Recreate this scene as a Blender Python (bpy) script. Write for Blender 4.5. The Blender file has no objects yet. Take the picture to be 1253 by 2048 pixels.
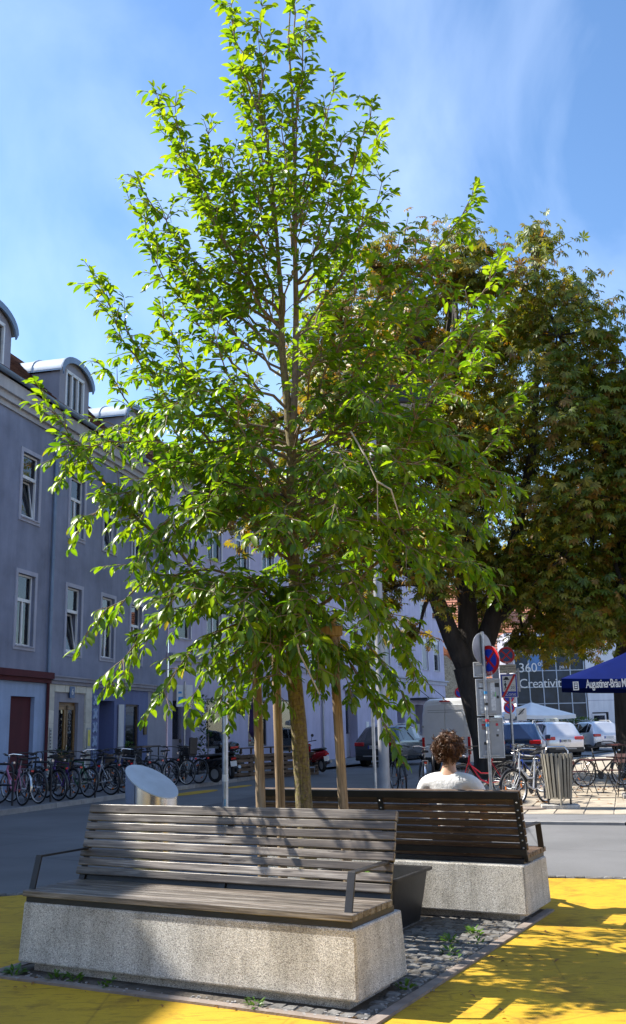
import bpy, math, random
import numpy as np
from mathutils import Vector, Matrix, Euler
R_ = math.radians
random.seed(7)
scene = bpy.context.scene
C = scene.collection
# ---------------------------------------------------------------- camera
CAM = Vector((0, 0, 1.56))
_p, _r = R_(12.5), R_(1.2)
_F = Vector((0, math.cos(_p), math.sin(_p))); _U0 = Vector((0, -math.sin(_p), math.cos(_p))); _R0 = Vector((1, 0, 0))
_U = math.cos(_r)*_U0 + math.sin(_r)*_R0; _R = math.cos(_r)*_R0 - math.sin(_r)*_U0
cam = bpy.data.cameras.new('camera'); cam.sensor_fit = 'VERTICAL'; cam.sensor_height = 36; cam.lens = 36*1960/2048
cam.clip_start = .1; cam.clip_end = 6000
camo = bpy.data.objects.new('camera', cam); C.objects.link(camo)
mw = Matrix((( _R.x, _U.x, -_F.x, CAM.x), (_R.y, _U.y, -_F.y, CAM.y), (_R.z, _U.z, -_F.z, CAM.z), (0, 0, 0, 1)))
camo.matrix_world = mw; scene.camera = camo
# ---------------------------------------------------------------- sky, sun, exposure
SUN_AZ = R_(-70); SUN_EL = R_(44.3)           # azimuth clockwise from +Y
SD = Vector((math.sin(SUN_AZ)*math.cos(SUN_EL), math.cos(SUN_AZ)*math.cos(SUN_EL), math.sin(SUN_EL)))
w = bpy.data.worlds.new('World'); scene.world = w; w.use_nodes = True
nt = w.node_tree; nt.nodes.clear()
def N(nt, t, **k):
    n = nt.nodes.new(t)
    for a, b in k.items():
        if a.startswith('i_'): n.inputs[a[2:].replace('_', ' ')].default_value = b
        else: setattr(n, a, b)
    return n
sky = N(nt, 'ShaderNodeTexSky', sky_type='NISHITA', sun_disc=False, sun_elevation=SUN_EL, sun_rotation=SUN_AZ, altitude=400, air_density=1.0, dust_density=.4, ozone_density=2.2)
hs = N(nt, 'ShaderNodeHueSaturation'); hs.inputs['Saturation'].default_value = 1.12; hs.inputs['Value'].default_value = 1.0
tc = N(nt, 'ShaderNodeTexCoord'); mp = N(nt, 'ShaderNodeMapping'); mp.inputs['Scale'].default_value = (2.4, 2.0, 1.9); mp.inputs['Rotation'].default_value = (.3, .5, .4)
no = N(nt, 'ShaderNodeTexNoise'); no.inputs['Scale'].default_value = 1.5; no.inputs['Detail'].default_value = 7; no.inputs['Roughness'].default_value = .52; no.inputs['Distortion'].default_value = .5
rp = N(nt, 'ShaderNodeValToRGB'); rp.color_ramp.elements[0].position = .42; rp.color_ramp.elements[1].position = .9
rp.color_ramp.elements[1].color = (.36, .36, .36, 1)
mx = N(nt, 'ShaderNodeMix', data_type='RGBA'); mx.inputs['B'].default_value = (6.6, 7.6, 9.2, 1)
bg = N(nt, 'ShaderNodeBackground'); bg.inputs['Strength'].default_value = .122
ow = N(nt, 'ShaderNodeOutputWorld')
L = nt.links.new
L(sky.outputs[0], hs.inputs['Color']); L(tc.outputs['Generated'], mp.inputs[0]); L(mp.outputs[0], no.inputs['Vector']); L(no.outputs['Fac'], rp.inputs[0])
L(rp.outputs[0], mx.inputs['Factor']); L(hs.outputs[0], mx.inputs['A']); L(mx.outputs['Result'], bg.inputs['Color']); L(bg.outputs[0], ow.inputs[0])
sl = bpy.data.lights.new('sun', 'SUN'); sl.energy = 5.0; sl.angle = R_(.53); sl.color = (1, .94, .84)
so = bpy.data.objects.new('sun', sl); C.objects.link(so); so.rotation_euler = SD.to_track_quat('Z', 'Y').to_euler(); so.location = (0, 0, 40)
vs = scene.view_settings; vs.view_transform = 'Standard'; vs.look = 'None'; vs.gamma = 1; vs.use_curve_mapping = False; vs.exposure = 1.12
scene.cycles.max_bounces = 7; scene.cycles.diffuse_bounces = 3; scene.cycles.glossy_bounces = 3; scene.cycles.transmission_bounces = 5; scene.cycles.transparent_max_bounces = 8
scene.cycles.use_denoising = True
scene.cycles.caustics_reflective = False; scene.cycles.caustics_refractive = False

# ---------------------------------------------------------------- materials
MATS = {}
def newmat(name):
    m = bpy.data.materials.new(name); m.use_nodes = True; nt = m.node_tree
    b = nt.nodes['Principled BSDF']; MATS[name] = m
    return m, nt, b
def coords(nt, scale=(1, 1, 1), rnd=True):
    tc = N(nt, 'ShaderNodeTexCoord'); mp = N(nt, 'ShaderNodeMapping'); mp.inputs['Scale'].default_value = scale
    nt.links.new(tc.outputs['Object'], mp.inputs[0])
    if rnd:
        oi = N(nt, 'ShaderNodeObjectInfo'); mu = N(nt, 'ShaderNodeMath', operation='MULTIPLY'); mu.inputs[1].default_value = 37.3
        nt.links.new(oi.outputs['Random'], mu.inputs[0]); nt.links.new(mu.outputs[0], mp.inputs['Location'])
    return mp.outputs[0]
def noise(nt, vec, scale, detail=5, rough=.55, dist=0):
    n = N(nt, 'ShaderNodeTexNoise'); n.inputs['Scale'].default_value = scale; n.inputs['Detail'].default_value = detail
    n.inputs['Roughness'].default_value = rough; n.inputs['Distortion'].default_value = dist
    nt.links.new(vec, n.inputs['Vector']); return n.outputs['Fac']
def ramp(nt, fac, stops):
    r = N(nt, 'ShaderNodeValToRGB'); e = r.color_ramp.elements
    while len(e) < len(stops): e.new(.5)
    for x, (p, c) in zip(e, stops):
        x.position = p; x.color = (*c, 1) if len(c) == 3 else c
    nt.links.new(fac, r.inputs[0]); return r.outputs[0]
def mix(nt, fac, a, b, mode='MIX'):
    m = N(nt, 'ShaderNodeMix', data_type='RGBA', blend_type=mode)
    for k, v in (('Factor', fac), ('A', a), ('B', b)):
        s = m.inputs[k]
        if hasattr(v, 'is_linked') or hasattr(v, 'links'): nt.links.new(v, s)
        elif k == 'Factor': s.default_value = v
        else: s.default_value = (*v, 1)
    return m.outputs['Result']
def bump(nt, b, h, strength=.3, dist=.01):
    n = N(nt, 'ShaderNodeBump'); n.inputs['Strength'].default_value = strength; n.inputs['Distance'].default_value = dist
    nt.links.new(h, n.inputs['Height']); nt.links.new(n.outputs[0], b.inputs['Normal'])
def sc(c, k): return tuple(min(1, x*k) for x in c)
def mat(name, col, rough=.6, metal=0, var=.2, vs=4., bmp=0., bs=60., stretch=(1, 1, 1), spec=.5, rnd=True, rvar=0., coat=0, bd=.01):
    if name in MATS: return MATS[name]
    m, nt, b = newmat(name)
    v = coords(nt, stretch, rnd)
    f = noise(nt, v, vs, 6)
    c = ramp(nt, f, [(.28, sc(col, 1-var)), (.72, sc(col, 1+var))])
    if rvar:
        oi = N(nt, 'ShaderNodeObjectInfo'); h = N(nt, 'ShaderNodeHueSaturation')
        mr = N(nt, 'ShaderNodeMapRange'); mr.inputs['To Min'].default_value = 1-rvar; mr.inputs['To Max'].default_value = 1+rvar
        nt.links.new(oi.outputs['Random'], mr.inputs['Value']); nt.links.new(mr.outputs[0], h.inputs['Value']); nt.links.new(c, h.inputs['Color']); c = h.outputs[0]
    nt.links.new(c, b.inputs['Base Color'])
    b.inputs['Roughness'].default_value = rough; b.inputs['Metallic'].default_value = metal; b.inputs['Specular IOR Level'].default_value = spec
    if coat: b.inputs['Coat Weight'].default_value = coat; b.inputs['Coat Roughness'].default_value = .05
    if bmp: bump(nt, b, noise(nt, v, bs, 4), bmp, bd)
    return m

def wood_mat(name, dark, mid, light, rough=.5, knots=True, scale=1., axis='x', fleck=None):
    m, nt, b = newmat(name)
    def cd(l, t): return coords(nt, (l*scale, t*scale, t*scale) if axis == 'x' else (t*scale, t*scale, l*scale))
    f1 = noise(nt, cd(.55, 9), 2.2, 6, .6, 1.2)
    f2 = noise(nt, cd(2, 130), 1.6, 3, .6, .3)
    f3 = noise(nt, cd(.9, 34), 2.0, 5, .6, 1.6)
    c = ramp(nt, f1, [(.25, dark), (.5, mid), (.75, light)])
    c = mix(nt, .85, c, ramp(nt, f3, [(.33, (.38, .36, .34)), (.5, (.9, .9, .9)), (.66, (1, 1, 1))]), 'MULTIPLY')
    c = mix(nt, .75, c, ramp(nt, f2, [(.3, (.36, .35, .34)), (.6, (1, 1, 1))]), 'MULTIPLY')
    if knots:
        vo = N(nt, 'ShaderNodeTexVoronoi'); vo.inputs['Scale'].default_value = 2.0
        nt.links.new(cd(1.3, 7), vo.inputs['Vector'])
        k = ramp(nt, vo.outputs['Distance'], [(.06, (.10, .075, .06)), (.11, (.7, .66, .64)), (.15, (.34, .31, .29)), (.20, (1, 1, 1))])
        c = mix(nt, .85, c, k, 'MULTIPLY')
    if fleck:
        c = mix(nt, ramp(nt, noise(nt, cd(7, 60), 1.8, 4, .65, .4), [(.60, (0, 0, 0)), (.68, (.8, .8, .8))]), c, fleck)
    st = ramp(nt, noise(nt, cd(1, 1), 1.7, 4), [(.35, (.6, .58, .56)), (.65, (1.0, 1.0, 1.0))])
    c = mix(nt, .8, c, st, 'MULTIPLY')
    oi = N(nt, 'ShaderNodeObjectInfo'); h = N(nt, 'ShaderNodeHueSaturation'); mr = N(nt, 'ShaderNodeMapRange'); mr.inputs['To Min'].default_value = .72; mr.inputs['To Max'].default_value = 1.3
    nt.links.new(oi.outputs['Random'], mr.inputs['Value']); nt.links.new(mr.outputs[0], h.inputs['Value']); nt.links.new(c, h.inputs['Color'])
    nt.links.new(h.outputs[0], b.inputs['Base Color']); b.inputs['Roughness'].default_value = rough
    bump(nt, b, f2, .35, .004)
    return m

def bark_mat():
    m, nt, b = newmat('young_bark')
    v = coords(nt, (26, 26, 5)); f = noise(nt, v, 2.4, 6, .65, .8)
    c = ramp(nt, f, [(.3, (.07, .05, .032)), (.5, (.20, .155, .09)), (.7, (.34, .28, .17))])
    li = ramp(nt, noise(nt, coords(nt, (1, 1, 1)), 38, 5, .7), [(.5, (0, 0, 0)), (.6, (.75, .75, .75))])
    c = mix(nt, li, c, (.27, .25, .05))
    lw = ramp(nt, noise(nt, coords(nt, (14, 14, 60)), 1.5, 3, .6), [(.34, (.5, .48, .45)), (.46, (1, 1, 1))])
    c = mix(nt, .7, c, lw, 'MULTIPLY')
    nt.links.new(c, b.inputs['Base Color']); b.inputs['Roughness'].default_value = .9
    bump(nt, b, f, .9, .02); return m

def concrete_mat():
    m, nt, b = newmat('washed_concrete')
    v = coords(nt, (1, 1, 1), False)
    vo = N(nt, 'ShaderNodeTexVoronoi'); vo.inputs['Scale'].default_value = 215; nt.links.new(v, vo.inputs['Vector'])
    sx = N(nt, 'ShaderNodeSeparateColor'); nt.links.new(vo.outputs['Color'], sx.inputs[0])
    c = ramp(nt, sx.outputs[0], [(0, (.3, .29, .28)), (.22, (.56, .54, .51)), (.6, (.78, .77, .73)), (1, (.92, .9, .86))])
    d = ramp(nt, vo.outputs['Distance'], [(.35, (1, 1, 1)), (.75, (.55, .53, .5))])
    c = mix(nt, .8, c, d, 'MULTIPLY')
    v2 = coords(nt, (7, 7, .7), False); st = ramp(nt, noise(nt, v2, 1.4, 6, .6), [(.36, (.42, .40, .36)), (.56, (1, 1, 1))])
    c = mix(nt, .4, c, st, 'MULTIPLY')
    st2 = ramp(nt, noise(nt, v, 2.6, 6, .62), [(.33, (.5, .49, .46)), (.5, (1, 1, 1))])
    c = mix(nt, .6, c, st2, 'MULTIPLY')
    nt.links.new(c, b.inputs['Base Color']); b.inputs['Roughness'].default_value = .9
    bump(nt, b, vo.outputs['Distance'], .5, .006)
    return m

def yellow_mat():
    m, nt, b = newmat('yellow_road_paint')
    v = coords(nt, (1, 1, 1), False)
    c = ramp(nt, noise(nt, v, .9, 6, .6), [(.3, (.46, .27, .004)), (.7, (.60, .365, .008))])
    v2 = coords(nt, (1.2, 6, 1), False)
    s = ramp(nt, noise(nt, v2, 5, 7, .7, .6), [(.32, (.34, .29, .24)), (.47, (1, 1, 1))])
    c = mix(nt, .8, c, s, 'MULTIPLY')
    s3 = ramp(nt, noise(nt, v, 2.3, 8, .7, .3), [(.34, (.42, .38, .33)), (.47, (1, 1, 1)), (.75, (1, 1, 1))])
    c = mix(nt, .75, c, s3, 'MULTIPLY')
    sp = ramp(nt, noise(nt, v, 95, 2, .7), [(.24, (.3, .27, .22)), (.36, (1, 1, 1))])
    c = mix(nt, .7, c, sp, 'MULTIPLY')
    vo = N(nt, 'ShaderNodeTexVoronoi', feature='DISTANCE_TO_EDGE'); vo.inputs['Scale'].default_value = .8; nt.links.new(v, vo.inputs['Vector'])
    cr = ramp(nt, vo.outputs['Distance'], [(.0, (.35, .3, .2)), (.006, (1, 1, 1))])
    c = mix(nt, .45, c, cr, 'MULTIPLY')
    nt.links.new(c, b.inputs['Base Color']); b.inputs['Roughness'].default_value = .75
    bump(nt, b, noise(nt, v, 140, 3, .7), .45, .006)
    return m

def asphalt_mat(name, col, patch=.25):
    m, nt, b = newmat(name)
    v = coords(nt, (1, 1, 1), False)
    c = ramp(nt, noise(nt, v, .35, 6, .6), [(.3, sc(col, 1-patch)), (.7, sc(col, 1+patch))])
    sp = ramp(nt, noise(nt, v, 70, 2, .7), [(.3, (.55, .55, .55)), (.5, (1, 1, 1)), (.72, (1.0, 1.0, 1.0))])
    c = mix(nt, .7, c, sp, 'MULTIPLY')
    vo = N(nt, 'ShaderNodeTexVoronoi', feature='DISTANCE_TO_EDGE'); vo.inputs['Scale'].default_value = .28; nt.links.new(v, vo.inputs['Vector'])
    cr = ramp(nt, vo.outputs['Distance'], [(.0, (.4, .4, .4)), (.006, (1, 1, 1))])
    c = mix(nt, .6, c, cr, 'MULTIPLY')
    nt.links.new(c, b.inputs['Base Color']); b.inputs['Roughness'].default_value = .85
    bump(nt, b, noise(nt, v, 110, 3, .7), .5, .006)
    return m

def leaf_mat(name, trans=(1.25, 1.2, .5), rough=.36, tf=.42):
    m, nt, b = newmat(name)
    at = N(nt, 'ShaderNodeAttribute', attribute_name='lc')
    v = coords(nt, (1, 1, 1), False)
    g = ramp(nt, noise(nt, v, 60, 2), [(.3, (.8, .8, .8)), (.7, (1, 1, 1))])
    c = mix(nt, .6, at.outputs['Color'], g, 'MULTIPLY')
    nt.links.new(c, b.inputs['Base Color']); b.inputs['Roughness'].default_value = rough; b.inputs['Specular IOR Level'].default_value = .55
    t = N(nt, 'ShaderNodeBsdfTranslucent'); tcx = mix(nt, 1.0, c, trans, 'MULTIPLY')
    bc = N(nt, 'ShaderNodeBrightContrast'); nt.links.new(tcx, bc.inputs[0]); nt.links.new(bc.outputs[0], t.inputs[0])
    ms = N(nt, 'ShaderNodeMixShader'); ms.inputs[0].default_value = tf
    nt.links.new(b.outputs[0], ms.inputs[1]); nt.links.new(t.outputs[0], ms.inputs[2])
    nt.links.new(ms.outputs[0], nt.nodes['Material Output'].inputs[0])
    return m

def glass_mat(name, tint=(.05, .06, .07), thru=.55, rough=.02):
    m, nt, b = newmat(name)
    b.inputs['Base Color'].default_value = (*tint, 1); b.inputs['Roughness'].default_value = rough; b.inputs['Specular IOR Level'].default_value = .8
    tr = N(nt, 'ShaderNodeBsdfTransparent'); tr.inputs[0].default_value = (.85, .88, .9, 1)
    gl = N(nt, 'ShaderNodeBsdfGlossy'); gl.inputs['Roughness'].default_value = rough; gl.inputs[0].default_value = (1, 1, 1, 1)
    m1 = N(nt, 'ShaderNodeMixShader'); m1.inputs[0].default_value = thru
    nt.links.new(b.outputs[0], m1.inputs[1]); nt.links.new(tr.outputs[0], m1.inputs[2])
    fr = N(nt, 'ShaderNodeFresnel'); fr.inputs[0].default_value = 1.5
    m2 = N(nt, 'ShaderNodeMixShader'); nt.links.new(fr.outputs[0], m2.inputs[0]); nt.links.new(m1.outputs[0], m2.inputs[1]); nt.links.new(gl.outputs[0], m2.inputs[2])
    nt.links.new(m2.outputs[0], nt.nodes['Material Output'].inputs[0])
    return m

def stucco(name, col, stain=.3, rnd=False):
    m, nt, b = newmat(name)
    v = coords(nt, (1, 1, 1), False)
    c = ramp(nt, noise(nt, v, .7, 7, .62), [(.3, sc(col, 1-stain*.6)), (.7, sc(col, 1+stain*.35))])
    v2 = coords(nt, (2.2, 2.2, .25), False)
    c = mix(nt, .5, c, ramp(nt, noise(nt, v2, 1.5, 6, .6), [(.35, (.72, .72, .74)), (.6, (1, 1, 1))]), 'MULTIPLY')
    c = mix(nt, .5, c, ramp(nt, noise(nt, v, 45, 3, .7), [(.3, (.75, .75, .75)), (.6, (1, 1, 1))]), 'MULTIPLY')
    nt.links.new(c, b.inputs['Base Color']); b.inputs['Roughness'].default_value = .92
    bump(nt, b, noise(nt, v, 60, 3, .7), .35, .01)
    return m

def tile_mat(name, c1, c2, sx=5., sy=3.2):
    m, nt, b = newmat(name)
    v = coords(nt, (1, 1, 1), False)
    vo = N(nt, 'ShaderNodeTexVoronoi'); vo.inputs['Scale'].default_value = 4.5; nt.links.new(v, vo.inputs['Vector'])
    s = N(nt, 'ShaderNodeSeparateColor'); nt.links.new(vo.outputs['Color'], s.inputs[0])
    c = ramp(nt, s.outputs[0], [(0, c1), (1, c2)])
    c = mix(nt, .7, c, ramp(nt, noise(nt, v, 1.5, 6), [(.3, (.45, .45, .45)), (.62, (1, 1, 1))]), 'MULTIPLY')
    nt.links.new(c, b.inputs['Base Color']); b.inputs['Roughness'].default_value = .85
    bump(nt, b, noise(nt, v, 25, 3), .4, .02)
    return m

M = dict(
 wood=wood_mat('weathered_bench_wood', (.075, .058, .045), (.225, .19, .16), (.53, .49, .44), .36),
 wood2=wood_mat('brown_bench_wood', (.06, .036, .023), (.16, .10, .064), (.34, .24, .165), .55, fleck=(.40, .30, .22)),
 stake=wood_mat('stake_wood', (.24, .16, .09), (.46, .33, .2), (.62, .49, .34), .75, axis='z'),
 pallet=wood_mat('pallet_wood', (.09, .065, .045), (.21, .15, .105), (.34, .26, .195), .8),
 concrete=concrete_mat(), yellow=yellow_mat(),
 asphalt=asphalt_mat('road_asphalt', (.15, .15, .152)), asphalt2=asphalt_mat('footway_asphalt', (.20, .20, .205)),
 steel_dark=mat('dark_painted_steel', (.028, .028, .032), .42, .2, .25, 6, .1, 200),
 steel=mat('galvanised_steel', (.42, .44, .46), .42, .9, .25, 9, .08, 90, rvar=.1),
 chrome=mat('brushed_stainless', (.62, .62, .62), .2, 1., .06, 3, .12, 8, stretch=(40, 40, .6), rnd=False, bd=.002),
 alu=mat('dull_aluminium', (.40, .41, .42), .5, .35, .12, 5),
 bolt=mat('zinc_bolt', (.5, .5, .5), .35, .9, .1),
 granite=mat('granite_sett', (.15, .145, .138), .85, 0, .5, 22, .6, 90, rvar=.3),
 edging=mat('rusty_edging', (.24, .195, .165), .85, 0, .3, 8, .4, 60),
 kerb=mat('kerb_stone', (.30, .29, .28), .85, 0, .25, 5, .4, 60, rvar=.15),
 slab=mat('beige_paving', (.36, .31, .24), .88, 0, .28, 2.2, .4, 70, rvar=.15),
 dirt=mat('soil', (.10, .085, .068), .95, 0, .45, 9, .8, 40, bd=.03),
 plastic=mat('black_plastic', (.018, .018, .02), .45, 0, .3, 8, .1, 40),
 rubber=mat('tyre_rubber', (.016, .016, .017), .7, 0, .2),
 bark=bark_mat(),
 twig=mat('twig_bark', (.20, .15, .105), .8, 0, .3, 20, .4, 60),
 bark2=mat('chestnut_bark', (.05, .042, .036), .95, 0, .4, 5, .9, 14, stretch=(1, 1, .3), bd=.05),
 leaf=leaf_mat('young_tree_leaf', (2.0, 1.95, .45), .36, .5), leaf2=leaf_mat('chestnut_leaf', (1.9, 1.6, .5), .5, .36), weed=leaf_mat('weed_leaf'),
 wallA=stucco('blue_grey_stucco', (.265, .29, .39), .5), wallA1=stucco('pale_blue_stucco', (.36, .46, .66), .3), wallA2=stucco('deep_blue_stucco', (.155, .19, .36), .25), wallA3=stucco('grey_stucco', (.34, .34, .40), .25),
 wallB=stucco('lilac_stucco', (.52, .50, .66), .22), trim=stucco('pale_trim', (.46, .47, .56), .2), cream=stucco('cream_cornice', (.5, .49, .5), .3),
 red_trim=stucco('oxblood_trim', (.10, .022, .028), .3), white=mat('white_paint', (.74, .75, .76), .5, 0, .08, 3), white_w=stucco('white_wall', (.78, .79, .84), .12),
 tilewhite=mat('cream_stone_tile', (.56, .54, .47), .6, 0, .18, 3, .1, 40, rvar=.1),
 door=wood_mat('golden_oak_door', (.22, .11, .03), (.38, .20, .05), (.5, .29, .09), .45, False),
 glass=glass_mat('window_glass', thru=.8), dark=mat('dark_interior', (.02, .02, .024), .8, 0, .3), curtain=mat('curtain_cloth', (.6, .62, .64), .9, 0, .15, 3, .3, 12, stretch=(6, 6, .4)),
 carglass=mat('car_glass', (.012, .015, .018), .05, 0, .1, spec=.8), zinc=mat('dormer_zinc', (.48, .53, .58), .42, .35, .15, 2), zinc_d=mat('blue_grey_sheet', (.19, .26, .36), .5, .2, .15, 2),
 tile=tile_mat('brown_roof_tile', (.10, .045, .035), (.21, .10, .075)), tile_o=tile_mat('orange_roof_tile', (.42, .15, .08), (.62, .28, .17)),
 skin=mat('skin', (.52, .30, .20), .5, 0, .08), shirt=mat('white_shirt', (.74, .74, .76), .9, 0, .05, 3, .6, 9, bd=.03), trousers=mat('dark_trousers', (.05, .06, .085), .9, 0, .2), hair=mat('brown_curls', (.10, .042, .016), .5, 0, .5, 25), shoe=mat('white_shoe', (.6, .6, .6), .7),
 red=mat('sign_red', (.62, .012, .015), .4, 0, .04), blue=mat('sign_blue', (.012, .045, .42), .4, 0, .06), blue2=mat('faded_sign_blue', (.02, .085, .24), .4, 0, .08), signwhite=mat('sign_white', (.74, .74, .72), .45, 0, .05), black=mat('matt_black', (.012, .012, .013), .6, 0, .2), cream_s=mat('sign_cream', (.58, .53, .42), .6, 0, .12),
 parasol=mat('royal_blue_canvas', (.002, .009, .085), .9, 0, .12, 2, .2, 20, spec=.1), canvas=mat('white_canvas', (.82, .80, .78), .9, 0, .06, 2), darkred=mat('dark_red_slat', (.05, .014, .015), .5, 0, .2),
 tail=mat('tail_light_red', (.55, .008, .012), .12, 0, .1, coat=.5), orange=mat('orange_reflector', (.9, .22, .0), .2, 0, .1), plate=mat('number_plate', (.75, .75, .73), .4),
 tub_plant=leaf_mat('herb_leaf'))
# ---------------------------------------------------------------- mesh helpers
class MB:
    def __init__(s): s.v = []; s.f = []; s.mi = []; s.cur = 0
    def add(s, vs, fs):
        o = len(s.v); s.v += [tuple(x) for x in vs]; s.f += [tuple(i+o for i in f) for f in fs]; s.mi += [s.cur]*len(fs); return s
    def box(s, x0, x1, y0, y1, z0, z1, m=None):
        vs = [(x, y, z) for z in (z0, z1) for y in (y0, y1) for x in (x0, x1)]
        if m is not None: vs = [m @ Vector(v) for v in vs]
        return s.add(vs, [(0, 2, 3, 1), (4, 5, 7, 6), (0, 1, 5, 4), (2, 6, 7, 3), (0, 4, 6, 2), (1, 3, 7, 5)])
    def frustum(s, b, t, z0, z1):   # b,t = (x0,x1,y0,y1)
        vs = [(x, y, z0) for y in b[2:] for x in b[:2]] + [(x, y, z1) for y in t[2:] for x in t[:2]]
        return s.add(vs, [(0, 2, 3, 1), (4, 5, 7, 6), (0, 1, 5, 4), (2, 6, 7, 3), (0, 4, 6, 2), (1, 3, 7, 5)])
    def tube(s, pts, rad, n=8, cap=True, closed=False):
        pts = [Vector(p) for p in pts]; k = len(pts)
        if not isinstance(rad, (list, tuple)): rad = [rad]*k
        vs = []; up = None
        for i, p in enumerate(pts):
            if closed: t = pts[(i+1) % k]-pts[i-1]
            else: t = pts[min(i+1, k-1)]-pts[max(i-1, 0)]
            if t.length < 1e-9: t = Vector((0, 0, 1))
            t.normalize()
            if up is None:
                up = Vector((0, 0, 1)) if abs(t.z) < .9 else Vector((1, 0, 0))
            a = up - t*up.dot(t)
            if a.length < 1e-6: a = t.orthogonal()
            a.normalize(); b = t.cross(a); up = a
            for j in range(n):
                q = 2*math.pi*j/n; vs.append(p+(a*math.cos(q)+b*math.sin(q))*rad[i])
        fs = []
        for i in range(k if closed else k-1):
            i2 = (i+1) % k
            for j in range(n):
                j2 = (j+1) % n; fs.append((i*n+j, i*n+j2, i2*n+j2, i2*n+j))
        if cap and not closed:
            fs.append(tuple(reversed(range(n)))); fs.append(tuple((k-1)*n+j for j in range(n)))
        return s.add(vs, fs)
    def strip(s, pts, w, t, side):  # flat bar swept along pts; side = width direction
        pts = [Vector(p) for p in pts]; side = Vector(side).normalized(); k = len(pts); vs = []
        for i, p in enumerate(pts):
            d0 = (pts[i]-pts[i-1]).normalized() if i else (pts[1]-pts[0]).normalized()
            d1 = (pts[i+1]-pts[i]).normalized() if i < k-1 else d0
            n0 = d0.cross(side).normalized(); n1 = d1.cross(side).normalized(); nn = (n0+n1).normalized(); m = 1/max(.4, nn.dot(n0))
            for a, b in ((-1, -1), (1, -1), (1, 1), (-1, 1)): vs.append(p+side*(a*w/2)+nn*(b*t/2*m))
        fs = [(i*4+j, i*4+(j+1) % 4, i*4+4+(j+1) % 4, i*4+4+j) for i in range(k-1) for j in range(4)]
        return s.add(vs, fs+[(3, 2, 1, 0), tuple((k-1)*4+j for j in range(4))])
    def lathe(s, prof, n=24, c=(0, 0, 0), axis='z'):
        vs = []
        for r, z in prof:
            for j in range(n):
                a = 2*math.pi*j/n; x, y = r*math.cos(a), r*math.sin(a)
                q = (x, y, z) if axis == 'z' else ((x, z, y) if axis == 'y' else (z, x, y))
                vs.append((q[0]+c[0], q[1]+c[1], q[2]+c[2]))
        k = len(prof)
        fs = [(i*n+j, i*n+(j+1) % n, (i+1)*n+(j+1) % n, (i+1)*n+j) for i in range(k-1) for j in range(n)]
        if prof[0][0] > 1e-4: fs.append(tuple(reversed(range(n))))
        if prof[-1][0] > 1e-4: fs.append(tuple((k-1)*n+j for j in range(n)))
        return s.add(vs, fs)
    def prism(s, poly, y0, y1, plane='xz'):
        n = len(poly); mk = {'xz': lambda a, b, d: (a, d, b), 'xy': lambda a, b, d: (a, b, d), 'yz': lambda a, b, d: (d, a, b)}[plane]
        vs = [mk(a, b, y0) for a, b in poly]+[mk(a, b, y1) for a, b in poly]
        return s.add(vs, [tuple(range(n)), tuple(reversed(range(n, 2*n)))]+[(i, i+n, (i+1) % n+n, (i+1) % n) for i in range(n)])
    def mesh(s, name, mats, smooth=None):
        me = bpy.data.meshes.new(name); me.from_pydata(s.v, [], s.f)
        if not isinstance(mats, (list, tuple)): mats = [mats]
        for m in mats: me.materials.append(m)
        if len(mats) > 1: me.polygons.foreach_set('material_index', s.mi)
        fix_normals(me)
        if smooth:
            me.shade_smooth(); me.set_sharp_from_angle(angle=R_(smooth if smooth is not True else 40))
        return me
    def build(s, name, mats, parent=None, smooth=None, bevel=0, loc=None):
        return link(name, s.mesh(name, mats, smooth), parent, bevel, loc)
import bmesh
def fix_normals(me):
    bm = bmesh.new(); bm.from_mesh(me); bmesh.ops.recalc_face_normals(bm, faces=bm.faces); bm.to_mesh(me); bm.free(); me.update()
def link(name, me, parent=None, bevel=0, loc=None, rot=None):
    o = bpy.data.objects.new(name, me); C.objects.link(o)
    if parent is not None: o.parent = parent
    if loc is not None: o.location = loc
    if rot is not None: o.rotation_euler = rot
    if bevel:
        b = o.modifiers.new('bevel', 'BEVEL'); b.width = bevel; b.segments = 2; b.limit_method = 'ANGLE'; b.angle_limit = R_(50)
    return o
def tag(o, label=None, cat=None, group=None, kind=None):
    if label: o['label'] = label
    if cat: o['category'] = cat
    if group: o['group'] = group
    if kind: o['kind'] = kind
    return o
def thing(name, label, cat, loc=(0, 0, 0), rz=0, group=None):
    o = bpy.data.objects.new(name, None); C.objects.link(o); o.empty_display_size = .1
    o.location = loc; o.rotation_euler = (0, 0, rz); return tag(o, label, cat, group)
def text(name, body, size, m, parent, loc, rot, align='CENTER', ext=.002, space=1.0, bold=0, sx=1):
    cu = bpy.data.curves.new(name, 'FONT'); cu.body = body; cu.size = size; cu.align_x = align; cu.align_y = 'CENTER'; cu.extrude = ext; cu.space_character = space; cu.offset = bold
    cu.resolution_u = 3; cu.materials.append(m)
    tmp = bpy.data.objects.new(name+'_src', cu); me = bpy.data.meshes.new_from_object(tmp); bpy.data.objects.remove(tmp)
    if not me.materials: me.materials.append(m)
    o = bpy.data.objects.new(name, me); C.objects.link(o); o.parent = parent; o.location = loc; o.rotation_euler = rot; o.scale = (sx, 1, 1); return o
def disc(n, r, cx=0, cy=0): return [(cx+r*math.cos(2*math.pi*i/n), cy+r*math.sin(2*math.pi*i/n)) for i in range(n)]
def bez(p0, p1, p2, n):
    p0, p1, p2 = Vector(p0), Vector(p1), Vector(p2)
    return [p0*(1-t)**2+p1*2*t*(1-t)+p2*t*t for t in [i/n for i in range(n+1)]]

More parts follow.
